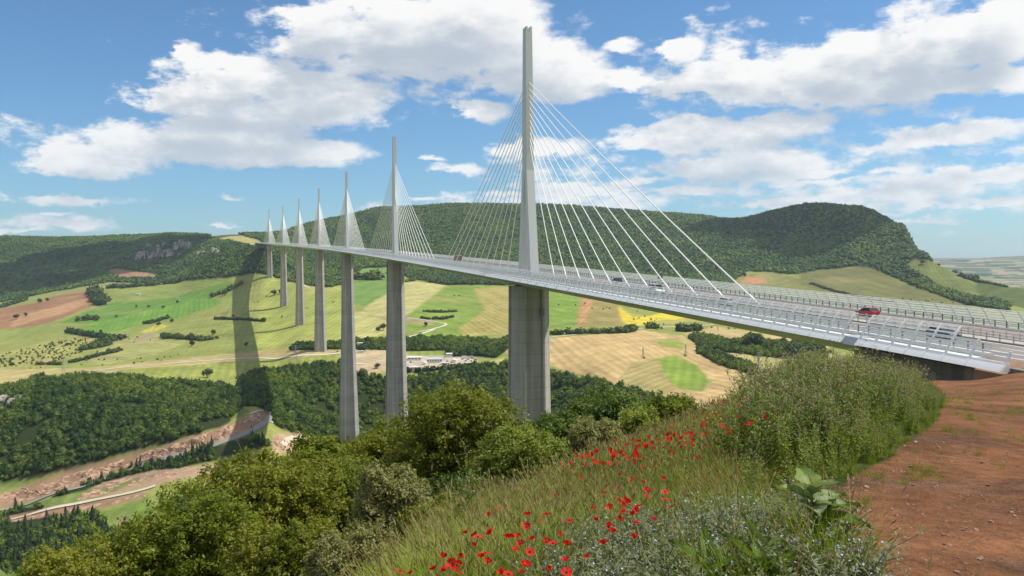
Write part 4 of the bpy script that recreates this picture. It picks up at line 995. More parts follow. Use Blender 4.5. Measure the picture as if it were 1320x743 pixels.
m_track = mat_simple('pale_track', (.52,.46,.38), .95, .12, .05); m_vroad = mat_simple('valley_road', (.22,.21,.20), .9, .1, .05); m_chalk = mat_simple('gravel', (.50,.43,.33), .95, .15, .1)
drape([(94,486),(110,480),(160,474),(230,468),(330,462),(400,458),(470,452)], 7, 'road', m_track)
drape([(500,440),(520,436),(545,430),(560,425)], 6, 'path', m_track)
drape([(345,530),(349,537),(344,544),(330,553),(318,559),(300,566),(270,577),(230,588),(190,598),(150,612),(100,630),(50,645),(0,659),(-60,676)], 6, 'road', m_vroad, .9)
drape([(322,534),(334,530),(346,530),(354,536),(350,545)], 3, 'road_verge', m_chalk, .5)
drape([(0,672),(60,658),(110,648),(150,640),(185,632),(200,627)], 5, 'path', m_chalk, .8)
drape([(365,575),(372,568),(390,565),(410,564)], 5, 'path', m_chalk, .8)
drape([(705,436),(760,430),(800,426),(860,422),(920,419)], 6, 'road', m_track)
drape([(524,410),(548,413),(575,418),(560,424),(540,428)], 5, 'path', m_track)
drape([(420,368),(400,372),(385,364),(360,360)], 4, 'path', m_track)
drape([(440,458),(446,468),(470,470)], 5, 'path', m_track)
# rock cut above the road and the cliffs on the far hill
m_rock, k, bs, out = newmat('cliff_rock')
p = geopos(k); v = k.vmath('MULTIPLY', p, (1, 1, .16)); n = k.noise(v, .13, 6, .7); n2 = k.noise(p, .03, 3)
k.set(bs.inputs['Base Color'], k.mix(k.ramp(n, .38, .62), C(.07,.068,.055), C(.42,.375,.32))); bs.inputs['Roughness'].default_value = .95
b = k.n('ShaderNodeBump', inp={'Strength': .9, 'Distance': 2.0}); k.set(b.inputs['Height'], n); k.set(bs.inputs['Normal'], b.outputs[0])
m_cut, k, bs, out = newmat('cut_rock')
p = geopos(k); n = k.noise(k.vmath('MULTIPLY', p, (1, 1, .5)), .22, 6, .65)
k.set(bs.inputs['Base Color'], k.mix(k.ramp(n, .35, .66), C(.17,.10,.062), C(.50,.32,.20))); bs.inputs['Roughness'].default_value = .95
b = k.n('ShaderNodeBump', inp={'Strength': .9, 'Distance': 1.5}); k.set(b.inputs['Height'], n); k.set(bs.inputs['Normal'], b.outputs[0])
def rock_face(name, spec, mat, lean=.12):
    """broken vertical buttresses; spec: (column, base row, top row, width in px)"""
    mb = MB()
    for i, (px, yb, yt, wpx) in enumerate(spec):
        P = hit(px, yb, 600)
        if P is None: continue
        d = P[1]; H = (yb-yt)*d/1100*.80+2; w = wpx*d/1100/2*1.12
        V, T = lump(i*7+3, .30, 1.3, ICO3)
        V = V.copy(); V[:, :2] = np.sign(V[:, :2])*np.abs(V[:, :2])**.6
        V[:, 2] = (V[:, 2]+.6)/1.6
        V = V*np.array([w, w*1.1, H])
        for q_ in range(len(V)): V[q_, 0] += w*.35*mnoise.noise(Vector((V[q_, 0]*.05, i*3.3, V[q_, 2]*.06))); V[q_, 1] += V[q_, 2]*lean + w*.5*mnoise.noise(Vector((V[q_, 0]*.12, i*5.1, V[q_, 2]*.03)))
        mb.add(V+P+np.array([0, 0, -1.5]), T=T)
    return tag(mb.build(name, mat), kind='structure')
rock_face('cliff', [(180,337,322,9),(186,336,320,8),(195,335,324,7),(202,333,312,8),(205,332,325,7),(214,333,318,9),(219,332,320,8),(227,324,309,6),(233,320,307,6),(239,322,308,6),(244,321,310,5),(231,331,326,5),(256,329,324,5),(262,328,323,4),(276,328,317,6),(192,320,313,7),(212,318,312,6),(280,330,320,4)], m_rock)
def rock_band(name, low, high, mat, relief=2.2, n=130, m=12, dmin=600):
    """a craggy face between two picture lines on the ground"""
    lo_ = np.array(low, float); hi_ = np.array(high, float); u = np.linspace(0, 1, n)
    ul = np.linspace(0, 1, len(lo_)); uh = np.linspace(0, 1, len(hi_))
    V = []
    for t in u:
        a = np.array([np.interp(t, ul, lo_[:, 0]), np.interp(t, ul, lo_[:, 1])]); b_ = np.array([np.interp(t, uh, hi_[:, 0]), np.interp(t, uh, hi_[:, 1])])
        A_, B_ = hit(*a, dmin), hit(*b_, dmin)
        for w in np.linspace(0, 1, m):
            p_ = A_*(1-w)+B_*w; g_ = float(ground(p_[0], p_[1])); e = math.sin(math.pi*min(max(w, .02), .98))
            nz_ = mnoise.fractal(Vector((p_[0]*.075, p_[1]*.075, w*1.5)), .9, 2.2, 5); rg = abs(mnoise.noise(Vector((p_[0]*.16, p_[1]*.16, 3))))
            V.append((p_[0]-e*0.8, p_[1]-e*relief*.6*(nz_+.3), g_-.4+e*relief*(.55+nz_*1.2-rg*1.1)))
    idx_ = np.arange(n*m).reshape(n, m); Q = np.stack([idx_[:-1, :-1], idx_[1:, :-1], idx_[1:, 1:], idx_[:-1, 1:]], -1).reshape(-1, 4)
    return tag(link(name, mesh_np(name, np.array(V), Q, mats=[mat])), kind='structure')
rock_band('rock_cutting', [(340,543),(318,553),(292,566),(264,577),(236,585),(205,594),(170,605),(130,618),(85,631),(35,645),(-20,660)], [(334,531),(305,541),(278,553),(250,562),(222,571),(188,582),(150,594),(108,606),(60,619),(10,632),(-30,644)], m_cut, 3.0)
rock_band('scree_slope', [(286,606),(240,614),(200,624),(150,636),(100,646)], [(284,599),(240,601),(200,607),(140,618),(94,640)], m_cut, 1.2, 80, 8)
rock_band('rock_outcrop', [(352,584),(368,583),(384,577),(400,566)], [(354,562),(366,558),(382,556),(396,560)], m_cut, 3.0, 40, 10)
rock_band('retaining_wall', [(0,676),(60,667),(130,655),(190,641)], [(0,670),(60,659),(130,647),(188,634)], m_cut, .8, 80, 4)
rock_face('rock_outcrop', [(5,520,508,10),(14,522,512,8),(24,516,508,9)], m_rock)
# --- hedges and woods strips: each a plant mass of its own
def crown_geo(r, seed, ncl, nper, leaf):
    V, T = lump(seed, .35); V = V*.74
    d = r.normal(size=(ncl, 3)); d[:, 2] += .3; d /= np.linalg.norm(d, axis=1)[:, None]
    c = d*r.uniform(.68, 1.12, ncl)[:, None]
    P = np.repeat(c, nper, 0)+r.normal(size=(ncl*nper, 3))*.1; N = np.repeat(d, nper, 0)+r.normal(size=(ncl*nper, 3))*.6+np.array([0, 0, .3])
    Vq, Q = quads_at(P, N, leaf*r.uniform(.7, 1.3, len(P)), r)
    return V, T, Vq, Q
m_hedge = mat_leaf('hedge_leaves', (.036,.072,.016), (.085,.130,.030), (.14,.175,.05), .06, .25, .6, .8, True, .02)
def hedge(label, pts, hpx, seed, dens=1.0, dmin=600):
    r = np.random.default_rng(seed); P = [hit(x, y, dmin) for x, y in pts]; P = [p_ for p_ in P if p_ is not None]
    if len(P) < 2: return
    mb = MB(); h0 = None; org = P[0].copy()
    for a, b_ in zip(P[:-1], P[1:]):
        ln = np.linalg.norm((b_-a)[:2]); d = (a[1]+b_[1])/2; h = hpx*d/1100
        n_ = max(1, int(ln/(h*.42)*dens))
        for i in range(n_):
            t_ = (i+r.uniform(.1, .9))/n_; q_ = a*(1-t_)+b_*t_; q_[:2] += r.normal(size=2)*h*.28
            s_ = h*r.uniform(.38, .68); q_[2] = float(ground(q_[0], q_[1]))+s_*.55
            V, T, Vq, Q = crown_geo(r, int(r.integers(999)), 22, 4, .24)
            sc3 = np.array([s_*r.uniform(.9, 1.3), s_*r.uniform(.9, 1.3), s_*r.uniform(.8, 1.15)])
            mb.add(V*sc3+q_-org, T=T); mb.add(Vq*sc3+q_-org, Q)
    o = mb.build('hedgerow', m_hedge, smooth=True, loc=tuple(org)); tag(o, label, 'hedge', 'hedges and thickets between the valley fields'); return o
HEDGES = [
 ('long thicket below the bright green field at the left of the valley', [(88,429),(105,432),(122,435),(150,438),(162,436)], 7),
 ('broad dark copse just below the long thicket left of the bridge shadow', [(108,452),(122,449),(136,445),(142,440),(125,447)], 9),
 ('scrubby hedge running down to the tan strip at the valley left', [(92,468),(110,464),(128,459),(146,455),(155,452)], 5),
 ('row of bushes along the edge of the pale field left of the bridge shadow', [(208,434),(222,436),(236,437),(250,438),(265,439),(277,437)], 7),
 ('narrow hedge crossing the deck shadow band', [(276,412),(290,412),(305,413),(320,413),(342,415)], 4),
 ('hedge climbing towards the foot of the seventh pier', [(270,384),(280,381),(292,376),(303,371),(310,368)], 6),
 ('low hedge on the rim of the bright green field beside the yellow patch', [(184,418),(196,417),(208,413),(214,411)], 5),
 ('dark bushes along the lower edge of the brown ploughed field', [(102,414),(112,412),(124,413)], 7),
 ('thin line of scrub above the tan strip at the far left', [(50,470),(62,470),(78,471)], 5),
 ('tall dark row of trees standing at the right end of the brown field', [(120,378),(124,386),(128,394)], 11),
 ('tree belt under the cliff slope above the green fields', [(140,372),(165,371),(190,369),(215,366),(235,363)], 6),
 ('patchy hedge between brown fields at the far left edge', [(0,397),(14,393),(28,389),(34,386)], 5),
 ('dark square thicket behind the second pier', [(455,361),(466,361),(478,361),(485,360)], 12),
 ('short dark hedge in the green field between the second and first pier', [(546,402),(560,403),(575,403),(588,402)], 3.5),
 ('curved hedge below the short dark one in the green field', [(543,411),(555,412),(570,412),(584,409)], 4),
 ('hedge of bushes up the field edge beside the second pier', [(524,364),(536,360),(545,356),(552,352)], 5),
 ('band of trees along the upper edge of the green field under the deck', [(552,364),(575,366),(600,367),(625,366),(650,368)], 6),
 ('line of trees along the lane below the yellow strip', [(708,432),(735,431),(762,430),(790,430),(808,428),(818,424)], 8),
 ('clump of trees at the end of the lane line', [(800,430),(808,429),(815,427)], 9),
 ('trees beside the pale lane under the bridge deck', [(876,428),(888,427),(900,426),(908,426)], 10),
 ('two dark shrubs on the lane bend', [(836,424),(842,423),(847,424)], 8),
 ('ragged hedge at the top of the pale meadow', [(893,437),(900,442),(906,447),(912,452)], 7),
 ('long low hedge slanting down between tan field and meadow', [(918,458),(935,463),(950,468),(965,473),(974,477)], 7),
 ('straight hedge from meadow corner to the tall tree', [(905,445),(925,446),(945,447),(962,448)], 7),
 ('edge trees of the wood at the meadow end', [(985,452),(1005,456),(1028,458),(1050,456)], 12),
 ('dark thicket at the foot of the fourth pier', [(378,450),(392,449),(404,449)], 8),
 ('trees bordering the building site behind the third pier', [(462,452),(476,449),(490,447)], 8),
 ('hedge behind the white works buildings', [(575,456),(590,459),(606,459),(620,457)], 8),
 ('row of bushes below the works yard', [(515,480),(540,480),(565,477),(590,475),(615,472)], 7),
 ('bushes lining the forest edge under the pale road', [(100,490),(125,491),(150,489),(175,491),(200,492)], 8),
 ('dense bushes at the forest edge left of the deck shadow', [(215,494),(240,495),(262,497),(284,498),(300,500)], 8),
 ('dark trees where the deck shadow meets the wood', [(305,494),(318,490),(330,486),(340,480)], 10),
 ('scrub along the pasture foot on the right-hand hill', [(1045,366),(1075,376),(1110,384),(1150,390)], 3),
 ('hedge of shrubs on the crest against the blue hills', [(1236,356),(1248,360),(1262,364),(1280,367),(1300,371)], 3.5),
]
for i, (lb, pts, h) in enumerate(HEDGES): hedge(lb, pts, h, 200+i)
# --- lone trees: trunk and crown
def lone_tree_meshes(seed):
    r = np.random.default_rng(seed); mb = MB()
    for j in range(5):
        V, T, Vq, Q = crown_geo(r, seed*5+j, 26, 5, .19)
        c = r.normal(size=3)*np.array([.32, .32, .2])+np.array([0, 0, 1.15]); s_ = r.uniform(.48, .72)
        mb.add(V*s_+c, T=T); mb.add(Vq*s_+c, Q)
    tr = MB(); tr.tube([(0, 0, -.2), (.02, .01, .4), (0, 0, 1.2)], [.09, .07, .03], 7)
    return mb.mesh('crown', m_hedge, True), tr.mesh('trunk', m_bark)
m_bark = mat_simple('bark', (.11,.085,.065), .95, .3, 6, bump=.6, bscale=18)
LT = [lone_tree_meshes(300+i) for i in range(4)]
TREES = [((267,487),12,'round dark tree standing alone below the pale road'),((247,447),8,'spreading tree with open crown in the tan field'),((205,421),6,'bushy tree at the yellow patch'),((222,416),5,'small bush tree just right of the yellow patch'),
 ((275,432),7,'tree at the right end of the bush row beside the shadow'),((318,447),6,'tree half inside the bridge shadow'),((340,415),6,'small dark tree on the hedge at the right rim of the shadow'),((290,381),8,'broad tree in the hedge below the cliff hill'),
 ((51,391),6,'dark tree on the brown field at far left'),((60,389),5,'smaller tree next to it on the upper brown strip'),((22,412),7,'tree on the lower brown field near the left edge'),((33,408),5,'bush on the lower brown field'),((210,398),4,'tiny tree in the middle green field'),((176,397),4,'tiny tree in the upper green field'),
 ((191,397),4,'little round tree between two green fields'),((229,391),4,'little tree on the pale ridge of the green fields'),((15,473),6,'tree at the left edge of the tan strip'),((488,428),7,'slim tree by the pale path near the second pier'),((494,426),9,'taller slim tree by the pale path near the second pier'),((549,421),6,'small tree at the bend of the field path'),
 ((354,381),7,'tree in the light field beside the sixth pier'),((361,379),6,'tree close against the sixth pier'),((939,425),3,'tiny dark bush alone on the tan field under the deck'),((973,449),19,'tall full tree above the meadow hedge'),((963,449),13,'round tree beside the tall one above the meadow'),
 ((830,463),3,'low bush on the rounded tan hill'),((883,460),3,'small bush by the green patch on the tan hill'),((487,475),7,'round bush on the building site'),((1070,457),6,'small tree right of the meadow wood'),((1060,460),5,'bush right of the meadow wood'),
 ((1190,341),6,'dark tree on the crest of the right-hand hill'),((1255,360),5,'small tree on the skyline against the blue hills'),((960,357),5,'conifer-dark tree by the red patch under the ridge'),((1140,306),5,'tree standing out of the right hill skyline'),((236,302),4,'tree on the skyline above the cliffs'),((130,430),5,'bush at the end of the brown field hedge'),
 ((140,455),6,'bush at the corner of the broad copse'),((300,410),5,'bush left of the shadow hedge'),((150,410),4,'lone bush in the bright green field'),((86,446),4,'bush in the orchard field')]
for i, ((px, py), hpx, lb) in enumerate(TREES):
    P = hit(px, py, 600)
    if P is None: continue
    h = hpx*P[1]/1100; t_ = empty('field_tree', tuple(P), rng.uniform(0, 6)); s_ = h/2.0
    tag(t_, lb, 'tree', 'lone trees in the valley')
    for nm, me_ in zip(('crown', 'trunk'), LT[i % 4]):
        o = link(nm, me_, t_); o.scale = (s_*1.05, s_*1.05, s_)
# orchard / scrub dots on the yellowish field, left
om = inpoly(PXg, PYg, [(-100,452),(0,458),(60,444),(112,432),(116,450),(60,472),(0,474),(-100,476)]) & (RG > 900)
Pn = cell_points(om & vis, 1/15.0**2); n = len(Pn); s = rng.uniform(1.3, 2.6, n); Pn[:, 2] += s*.4
scatter('orchard_bushes', Pn, np.stack([0*s, 0*s, rng.uniform(0, 6, n)], -1), np.stack([s, s, s], -1), crown, 6)
# sparse scrub over meadows and clearings
cm = (RG > 560) & (RG < 2300) & front & ~forest
cm &= (fbm(GX/120, GY/120, 3, 95) > .16) | inpoly(PXg, PYg, [(60,643),(200,570),(345,530),(345,548),(200,600),(60,665)]) & (fbm(GX/14, GY/14, 2, 97) > .12)
Pn = cell_points(cm & vis & inview, 1/34.0**2); n = len(Pn); s = rng.uniform(1.0, 2.4, n); Pn[:, 2] += s*.4
scatter('meadow_scrub', Pn, np.stack([0*s, 0*s, rng.uniform(0, 6, n)], -1), np.stack([s, s, s], -1), crown, 6)
# --- treatment works and site: low pale buildings, tanks, parked vehicles
m_wall = mat_simple('pale_render', (.72,.68,.62), .8, .08, .3); m_roofw = mat_simple('white_roof', (.78,.77,.75), .5, .06, .3); m_roofg = mat_simple('grey_roof', (.42,.45,.48), .5, .1, .3); m_dark = mat_simple('dark_opening', (.05,.055,.06), .4, .1, 1); m_tile = mat_simple('roof_tile', (.40,.22,.14), .8, .15, 1)
def shed(label, px, py, w, d, h, rz, roof, gable=.6, name='works_building', cat='building', nwin=4):
    P = hit(px, py, 900)
    if P is None: return
    o = empty(name, tuple(P), rz); tag(o, label, cat)
    mb = MB(); mb.box((0, 0, h/2-.5), (w, d, h+1)); mb.build('wall', m_wall, o)
    mb = MB(); x, y, e = w/2+.4, d/2+.4, h+.003
    mb.add([(-x,-y,e),(x,-y,e),(x,y,e),(-x,y,e),(-x,0,e+gable),(x,0,e+gable)], [[0,1,5,4],[2,3,4,5],[3,2,1,0]], [[1,2,5],[3,0,4]]); mb.build('roof', roof, o)
    for i in range(nwin):
        mb = MB(); mb.box((-w/2+(i+.5)*w/nwin, -d/2-.02, h*.55), (w/nwin*.45, .12, h*.4)); mb.build('window', m_dark, o)
    mb = MB(); mb.box((w*.5+.03, 0, 1.3), (.12, 2.2, 2.6)); mb.build('door', m_dark, o)
def tank(label, px, py, r_, h):
    P = hit(px, py, 900); o = empty('storage_tank', tuple(P)); tag(o, label, 'tank')
    mb = MB(); mb.tube([(0, 0, -1), (0, 0, h)], r_, 24); mb.build('shell', m_wall, o)
    mb = MB(); mb.tube([(0, 0, h+.003), (0, 0, h+.4), (0, 0, h+.9)], [r_*1.02, r_*.95, r_*.2], 24); mb.build('lid', m_roofw, o)
    mb = MB(); mb.tube([(r_+.15, 0, 0), (r_+.15, 0, h+1)], .12, 6); mb.build('pipe', m_rail, o)
shed('long low white building left of the second pier base', 534, 464, 20, 7, 4, .1, m_roofw, .8)
shed('white flat-roofed block in the middle of the works', 579, 460, 9, 7, 5, .1, m_roofw)
shed('wide hall with a grey roof and dark openings at the works', 560, 467, 22, 12, 5, .1, m_roofg, 1.6, nwin=6)
shed('low white shed on the near edge of the works yard', 574, 470, 12, 6, 3, .1, m_roofw, .4)
shed('white site hut near the building yard entrance', 464, 447, 9, 6, 6, .2, m_roofw, .4)
shed('small white site hut behind the third pier', 465, 455, 8, 5, 3, .2, m_roofw, .4)
shed('long site hut on the lower gravel', 533, 476, 16, 5, 3, .1, m_roofw, .4)
shed('tiny farmhouse with tiled roof among the bushes at the far left', 63, 470, 10, 7, 4, .3, m_tile, 2.2, 'farmhouse', 'house', 3)
shed('pale barn between hedges high on the green fields', 178, 381, 12, 7, 4, -.2, m_roofg, 1.5, 'barn', 'barn', 2)
shed('low pale shed on the ridge of the green fields', 228, 385, 11, 6, 3, -.1, m_tile, 1.2, 'barn', 'barn', 2)
tank('round pale tank beside the grey-roofed works hall', 586, 467, 4.5, 4); tank('smaller round tank in front of the works hall', 548, 470, 3.4, 3)
def parked(label, px, py, colr, rz, big=False):
    P = hit(px, py, 900)
    if P is None: return
    o = empty('parked_truck' if big else 'parked_car', tuple(P), rz); tag(o, label, 'truck' if big else 'car', 'vehicles parked at the works yard')
    m = mat_simple('parked_paint', colr, .4, .05, 1)
    if big:
        mb = MB(); mb.box((0, -1, 2.2), (2.4, 6.5, 2.4)); mb.build('cargo_box', m, o)
        mb = MB(); mb.hexa([(-1.15,2.3,.6),(1.15,2.3,.6),(1.15,4.1,.6),(-1.15,4.1,.6),(-1.1,2.3,2.7),(1.1,2.3,2.7),(1.1,3.8,2.7),(-1.1,3.8,2.7)]); mb.build('cab', m_roofw, o)
        ys = (-3.2, -2.1, 3.1); wr = .5
    else:
        mb = MB(); mb.hexa([(-.88,-2.1,.3),(.88,-2.1,.3),(.88,2.1,.3),(-.88,2.1,.3),(-.85,-2.05,.92),(.85,-2.05,.92),(.85,2.0,.8),(-.85,2.0,.8)]); mb.build('body', m, o)
        mb = MB(); mb.hexa([(-.8,-1.7,.905),(.8,-1.7,.905),(.8,1.0,.87),(-.8,1.0,.87),(-.66,-1.2,1.45),(.66,-1.2,1.45),(.66,.25,1.45),(-.66,.25,1.45)]); mb.build('cabin', m_glass, o)
        ys = (-1.3, 1.3); wr = .31
    for sx in (-1, 1):
        for y in ys:
            mb = MB(); mb.tube([(sx*.82-.1, y, wr), (sx*.82+.1, y, wr)], wr, 10); mb.build('wheel', m_tyre, o)
for i, (px, py, c_, nm) in enumerate([(596,464,(.7,.7,.7),'white'),(600,466,(.06,.06,.07),'black'),(603,464,(.35,.36,.38),'grey'),(607,466,(.4,.05,.04),'dark red'),(610,463,(.68,.68,.66),'off white'),(613,464,(.05,.09,.25),'blue'),(588,463,(.5,.5,.5),'pale grey'),(592,469,(.1,.1,.1),'charcoal'),(528,477,(.1,.1,.12),'dark grey'),(541,478,(.7,.7,.7),'second white')]):
    parked(f'{nm} car parked in the gravel yard of the works' if px > 560 else f'{nm} car parked by the lower site hut', px, py, c_, 1.3+.3*math.sin(i*5.1))
parked('white box truck at the right of the works yard', 598, 462, (.74,.74,.72), 1.5, True); parked('grey box truck parked among cars at the works', 606, 462, (.42,.44,.47), 1.4, True)
# --- lattice power pylons
m_lat = mat_simple('lattice_steel', (.30,.32,.31), .6, .1, 1)
def lattice(label, px, py, hpx):
    P = hit(px, py, 600)
    if P is None: return
    h = hpx*P[1]/1100; o = empty('power_pylon', tuple(P), .4); tag(o, label, 'power pylon', 'lattice power pylons across the valley')
    mb = MB(); lv = np.linspace(0, 1, 8)
    cs = lambda z: h*.085*(1-z)**1.3+h*.012
    for a, b_ in ((1,1),(1,-1),(-1,-1),(-1,1)): mb.tube([(a*cs(z), b_*cs(z), z*h) for z in lv], .14, 4)
    for z0, z1 in zip(lv[:-1], lv[1:]):
        c0, c1 = cs(z0), cs(z1); cor = [(1,1),(1,-1),(-1,-1),(-1,1)]
        for i in range(4):
            p_, q_ = cor[i], cor[(i+1) % 4]
            mb.tube([(p_[0]*c0, p_[1]*c0, z0*h), (q_[0]*c1, q_[1]*c1, z1*h)], .08, 3); mb.tube([(q_[0]*c0, q_[1]*c0, z0*h), (p_[0]*c1, p_[1]*c1, z1*h)], .08, 3)
    mb.build('tower', m_lat, o)
    for z in (.72, .84, .95):
        mb = MB(); w = h*(.20 if z < .9 else .13)
        mb.tube([(-w, 0, z*h), (0, 0, z*h+h*.02), (w, 0, z*h)], .12, 4); mb.tube([(-w, 0, z*h), (w, 0, z*h)], .10, 4)
        mb.build('cross_arm', m_lat, o)
for a in [('power pylon on the tan strip at the far left',82,482,22),('power pylon beside the pale road left of the third pier',381,470,25),('power pylon on the rounded tan hill',829,462,14),('power pylon below the deck on the tan hill flank',884,458,14),('power pylon in the pale meadow right of the tan hill',978,480,26)]: lattice(*a)
# ------------------------------------------------------------------ foreground trees and bushes
def tree(name, label, px, top, bot, hw, depth, seed, mat, n_leaf=26000, leaf=.075, lobes=13, squash=1.0, cat='tree', open_=.0, lean=0.0):
    r = np.random.default_rng(seed)
    T_, B_ = at(px, top, depth), at(px, bot, depth)
    Rx = hw*depth/1100; Rz = (T_[2]-B_[2])/2; cz = (T_[2]+B_[2])/2
    cen = np.array([T_[0], T_[1], cz]); gz = float(ground(cen[0], cen[1]))
    base = np.array([cen[0], cen[1], min(gz-.15, cz-Rz*.5)])
    root = empty(name, tuple(base)); tag(root, label, cat)
    c0 = cen-base
    # lobes: one low wide ring, one upper
    Ls = []
    for i in range(lobes):
        u = i/max(1, lobes-1); a = i*2.4+r.uniform(-.4, .4); zz = -.62+1.25*u; w = math.sqrt(max(0.05, 1-zz*zz))
        rr = .68*w*(.55+.45*r.random()); s_ = r.uniform(.34, .50)*(1-.18*max(0, zz))
        Ls.append((c0+np.array([math.cos(a)*rr*Rx+lean*zz*Rx, math.sin(a)*rr*Rx, zz*Rz*.72]), np.array([s_*Rx, s_*Rx, s_*Rz*squash*1.05])))
    Ls.append((c0+np.array([0, 0, -.05*Rz]), np.array([.55*Rx, .55*Rx, .55*Rz])))
    # wood
    mb = MB(); h = c0[2]; wob = lambda: r.normal(size=3)*np.array([.10, .10, 0])*Rx
    tr_pts = [np.zeros(3), np.array([0, 0, h*.35])+wob()*.4, np.array([0, 0, h*.7])+wob()*.6, c0+wob()*.3]
    tr_r = .055*Rx+.05
    mb.tube(tr_pts, [tr_r*1.25, tr_r, tr_r*.8, tr_r*.5], 9); trunk = mb.build('trunk', m_bark, root)
    mb = MB()
    for lc, ls in Ls[:-1]:
        s0 = np.array(tr_pts[2])*(r.uniform(.75, 1.0)); m_ = (s0+lc)/2+np.array([0, 0, .10*Rz])+wob()*.5
        mb.tube([s0, m_, lc, lc+(lc-m_)*.35], [tr_r*.5, tr_r*.33, tr_r*.2, tr_r*.06], 6)
        for q_ in range(3):
            e = lc+r.normal(size=3)*ls*.7; mb.tube([lc, (lc+e)/2+np.array([0, 0, .05]), e], [tr_r*.16, tr_r*.10, tr_r*.04], 4)
    mb.build('branch', m_bark, trunk)
    # leaves in sprays
    per = 26; nc = n_leaf//per
    wts = np.array([np.prod(ls)**(2/3) for _, ls in Ls]); wts /= wts.sum()
    k_ = r.choice(len(Ls), nc, p=wts)
    LC = np.array([l_[0] for l_ in Ls])[k_]; LS = np.array([l_[1] for l_ in Ls])[k_]
    d = r.normal(size=(nc, 3)); d[:, 2] += .30; d /= np.linalg.norm(d, axis=1)[:, None]
    q1 = LC+d*LS*1.0
    bump = np.array([mnoise.noise(Vector(x)*(1.1/max(.5, Rx*.35))+Vector((seed*1.7, 0, 0))) for x in q1])
    rad = r.uniform(.62, 1.02, nc)+.30*bump+r.exponential(.05, nc)
    cl = LC+d*LS*rad[:, None]
    if open_: cl = cl[bump > -.28-.0*open_]; d = d[bump > -.28]; nc = len(cl)
    ax = d*.7+r.normal(size=(nc, 3))*.45+np.array([0, 0, .25]); ax /= np.linalg.norm(ax, axis=1)[:, None]
    u = r.uniform(-.5, .9, (nc, per)); spr = leaf*3.4
    P = cl[:, None]+ax[:, None]*(u*spr)[..., None]+r.normal(size=(nc, per, 3))*(leaf*1.15)*(1.1-u*.45)[..., None]
    N = d[:, None]*.5+r.normal(size=(nc, per, 3))*.62+np.array([0, 0, .55])
    P = P.reshape(-1, 3); N = N.reshape(-1, 3)
    V, Q = quads_at(P, N, leaf*r.uniform(.6, 1.25, len(P)), r, .55)
    link('crown', mesh_np('crown', V, Q, mats=[mat]), root)
    return root
m_oak = mat_leaf('oak_leaves', (0.142,0.169,0.016), (0.253,0.265,0.028), (0.370,0.349,0.058), .55, .48, .5, .2)
m_dark_l = mat_leaf('dark_leaves', (0.062,0.104,0.015), (0.118,0.171,0.026), (0.179,0.220,0.044), .6, .40, .5, .2)
m_pale = mat_leaf('pale_leaves', (.175,.185,.055), (.28,.275,.10), (.40,.37,.17), .8, .42, .55, .2)
m_bush = mat_leaf('bush_leaves', (0.174,0.226,0.029), (0.286,0.323,0.055), (0.370,0.390,0.099), .7, .46, .5, .2)
m_mid = mat_leaf('mid_leaves', (0.125,0.172,0.016), (0.232,0.270,0.028), (0.338,0.342,0.053), .6, .48, .5, .2)
tree('oak_tree', 'big rounded oak standing in front of the foot of the nearest pier', 592, 486, 668, 98, 36, 1, m_oak, 46000, .085, 16)
tree('oak_tree', 'lower oak leaning out left of the big rounded one towards the second pier foot', 498, 538, 660, 70, 40, 2, m_oak, 30000, .09, 12)
tree('oak_tree', 'broad oak with the highest crown of the trees at the left, below the winding road', 352, 574, 740, 108, 32, 3, m_oak, 46000, .08, 16)
tree('oak_tree', 'green tree filling the gap below the third pier between two oaks', 440, 588, 720, 70, 34, 4, m_mid, 28000, .08, 12)
tree('leafy_tree', 'wide low green tree left of the broad oak, over the scree and path', 240, 622, 800, 100, 26, 5, m_mid, 42000, .062, 15)
tree('leafy_tree', 'low bright tree at the bottom edge, the farthest left of the near ones', 105, 694, 830, 92, 24, 6, m_oak, 34000, .058, 13)
tree('leafy_tree', 'olive green bush at the bottom edge between broad oak and pale willow bush', 372, 660, 820, 92, 24, 7, m_oak, 38000, .058, 14)
tree('willow_bush', 'pale grey-green willow bush beside the grass bank, below the oaks', 508, 592, 722, 60, 21, 8, m_pale, 36000, .045, 13, cat='bush')
tree('willow_bush', 'second pale willow bush lower down at the bottom edge of the bank', 455, 668, 800, 58, 17, 9, m_pale, 32000, .038, 12, cat='bush')
tree('round_bush', 'light yellow-green bush right of the big rounded oak, in front of the pier', 676, 544, 640, 68, 27, 10, m_bush, 36000, .052, 13, cat='bush')
tree('round_bush', 'small pale round bush on the bank right of the pier foot', 764, 538, 596, 38, 30, 11, m_pale, 18000, .055, 9, cat='bush')
tree('dark_tree', 'dark green tree behind the pale round bush, right of the pier', 776, 497, 590, 54, 58, 12, m_dark_l, 24000, .12, 12)
tree('dark_tree', 'dark tree low behind the bush, squeezed between pier and bank', 716, 528, 600, 40, 50, 13, m_dark_l, 16000, .11, 9)
tree('leafy_tree', 'olive tree behind the crest of the grass bank, the farthest right of the trees', 866, 503, 580, 48, 46, 14, m_mid, 20000, .10, 10)
tree('leafy_tree', 'yellowish scrubby tree half behind the crest of the bank', 820, 522, 600, 34, 40, 15, m_bush, 14000, .085, 9)
tree('round_bush', 'dark understorey bush beneath the big rounded oak by the grass', 606, 610, 700, 66, 24, 16, m_dark_l, 26000, .055, 11, cat='bush')
tree('round_bush', 'green bush under the oaks between the two pale willow bushes and the grass', 560, 640, 720, 40, 20, 17, m_mid, 18000, .045, 9, cat='bush')
tree('leafy_tree', 'green treetop showing between broad oak and lower oak', 410, 556, 660, 46, 44, 18, m_mid, 18000, .10, 10)
tree('leafy_tree', 'dark leafy tree at the bottom behind the low bright tree', 170, 676, 800, 66, 34, 19, m_dark_l, 22000, .08, 11)

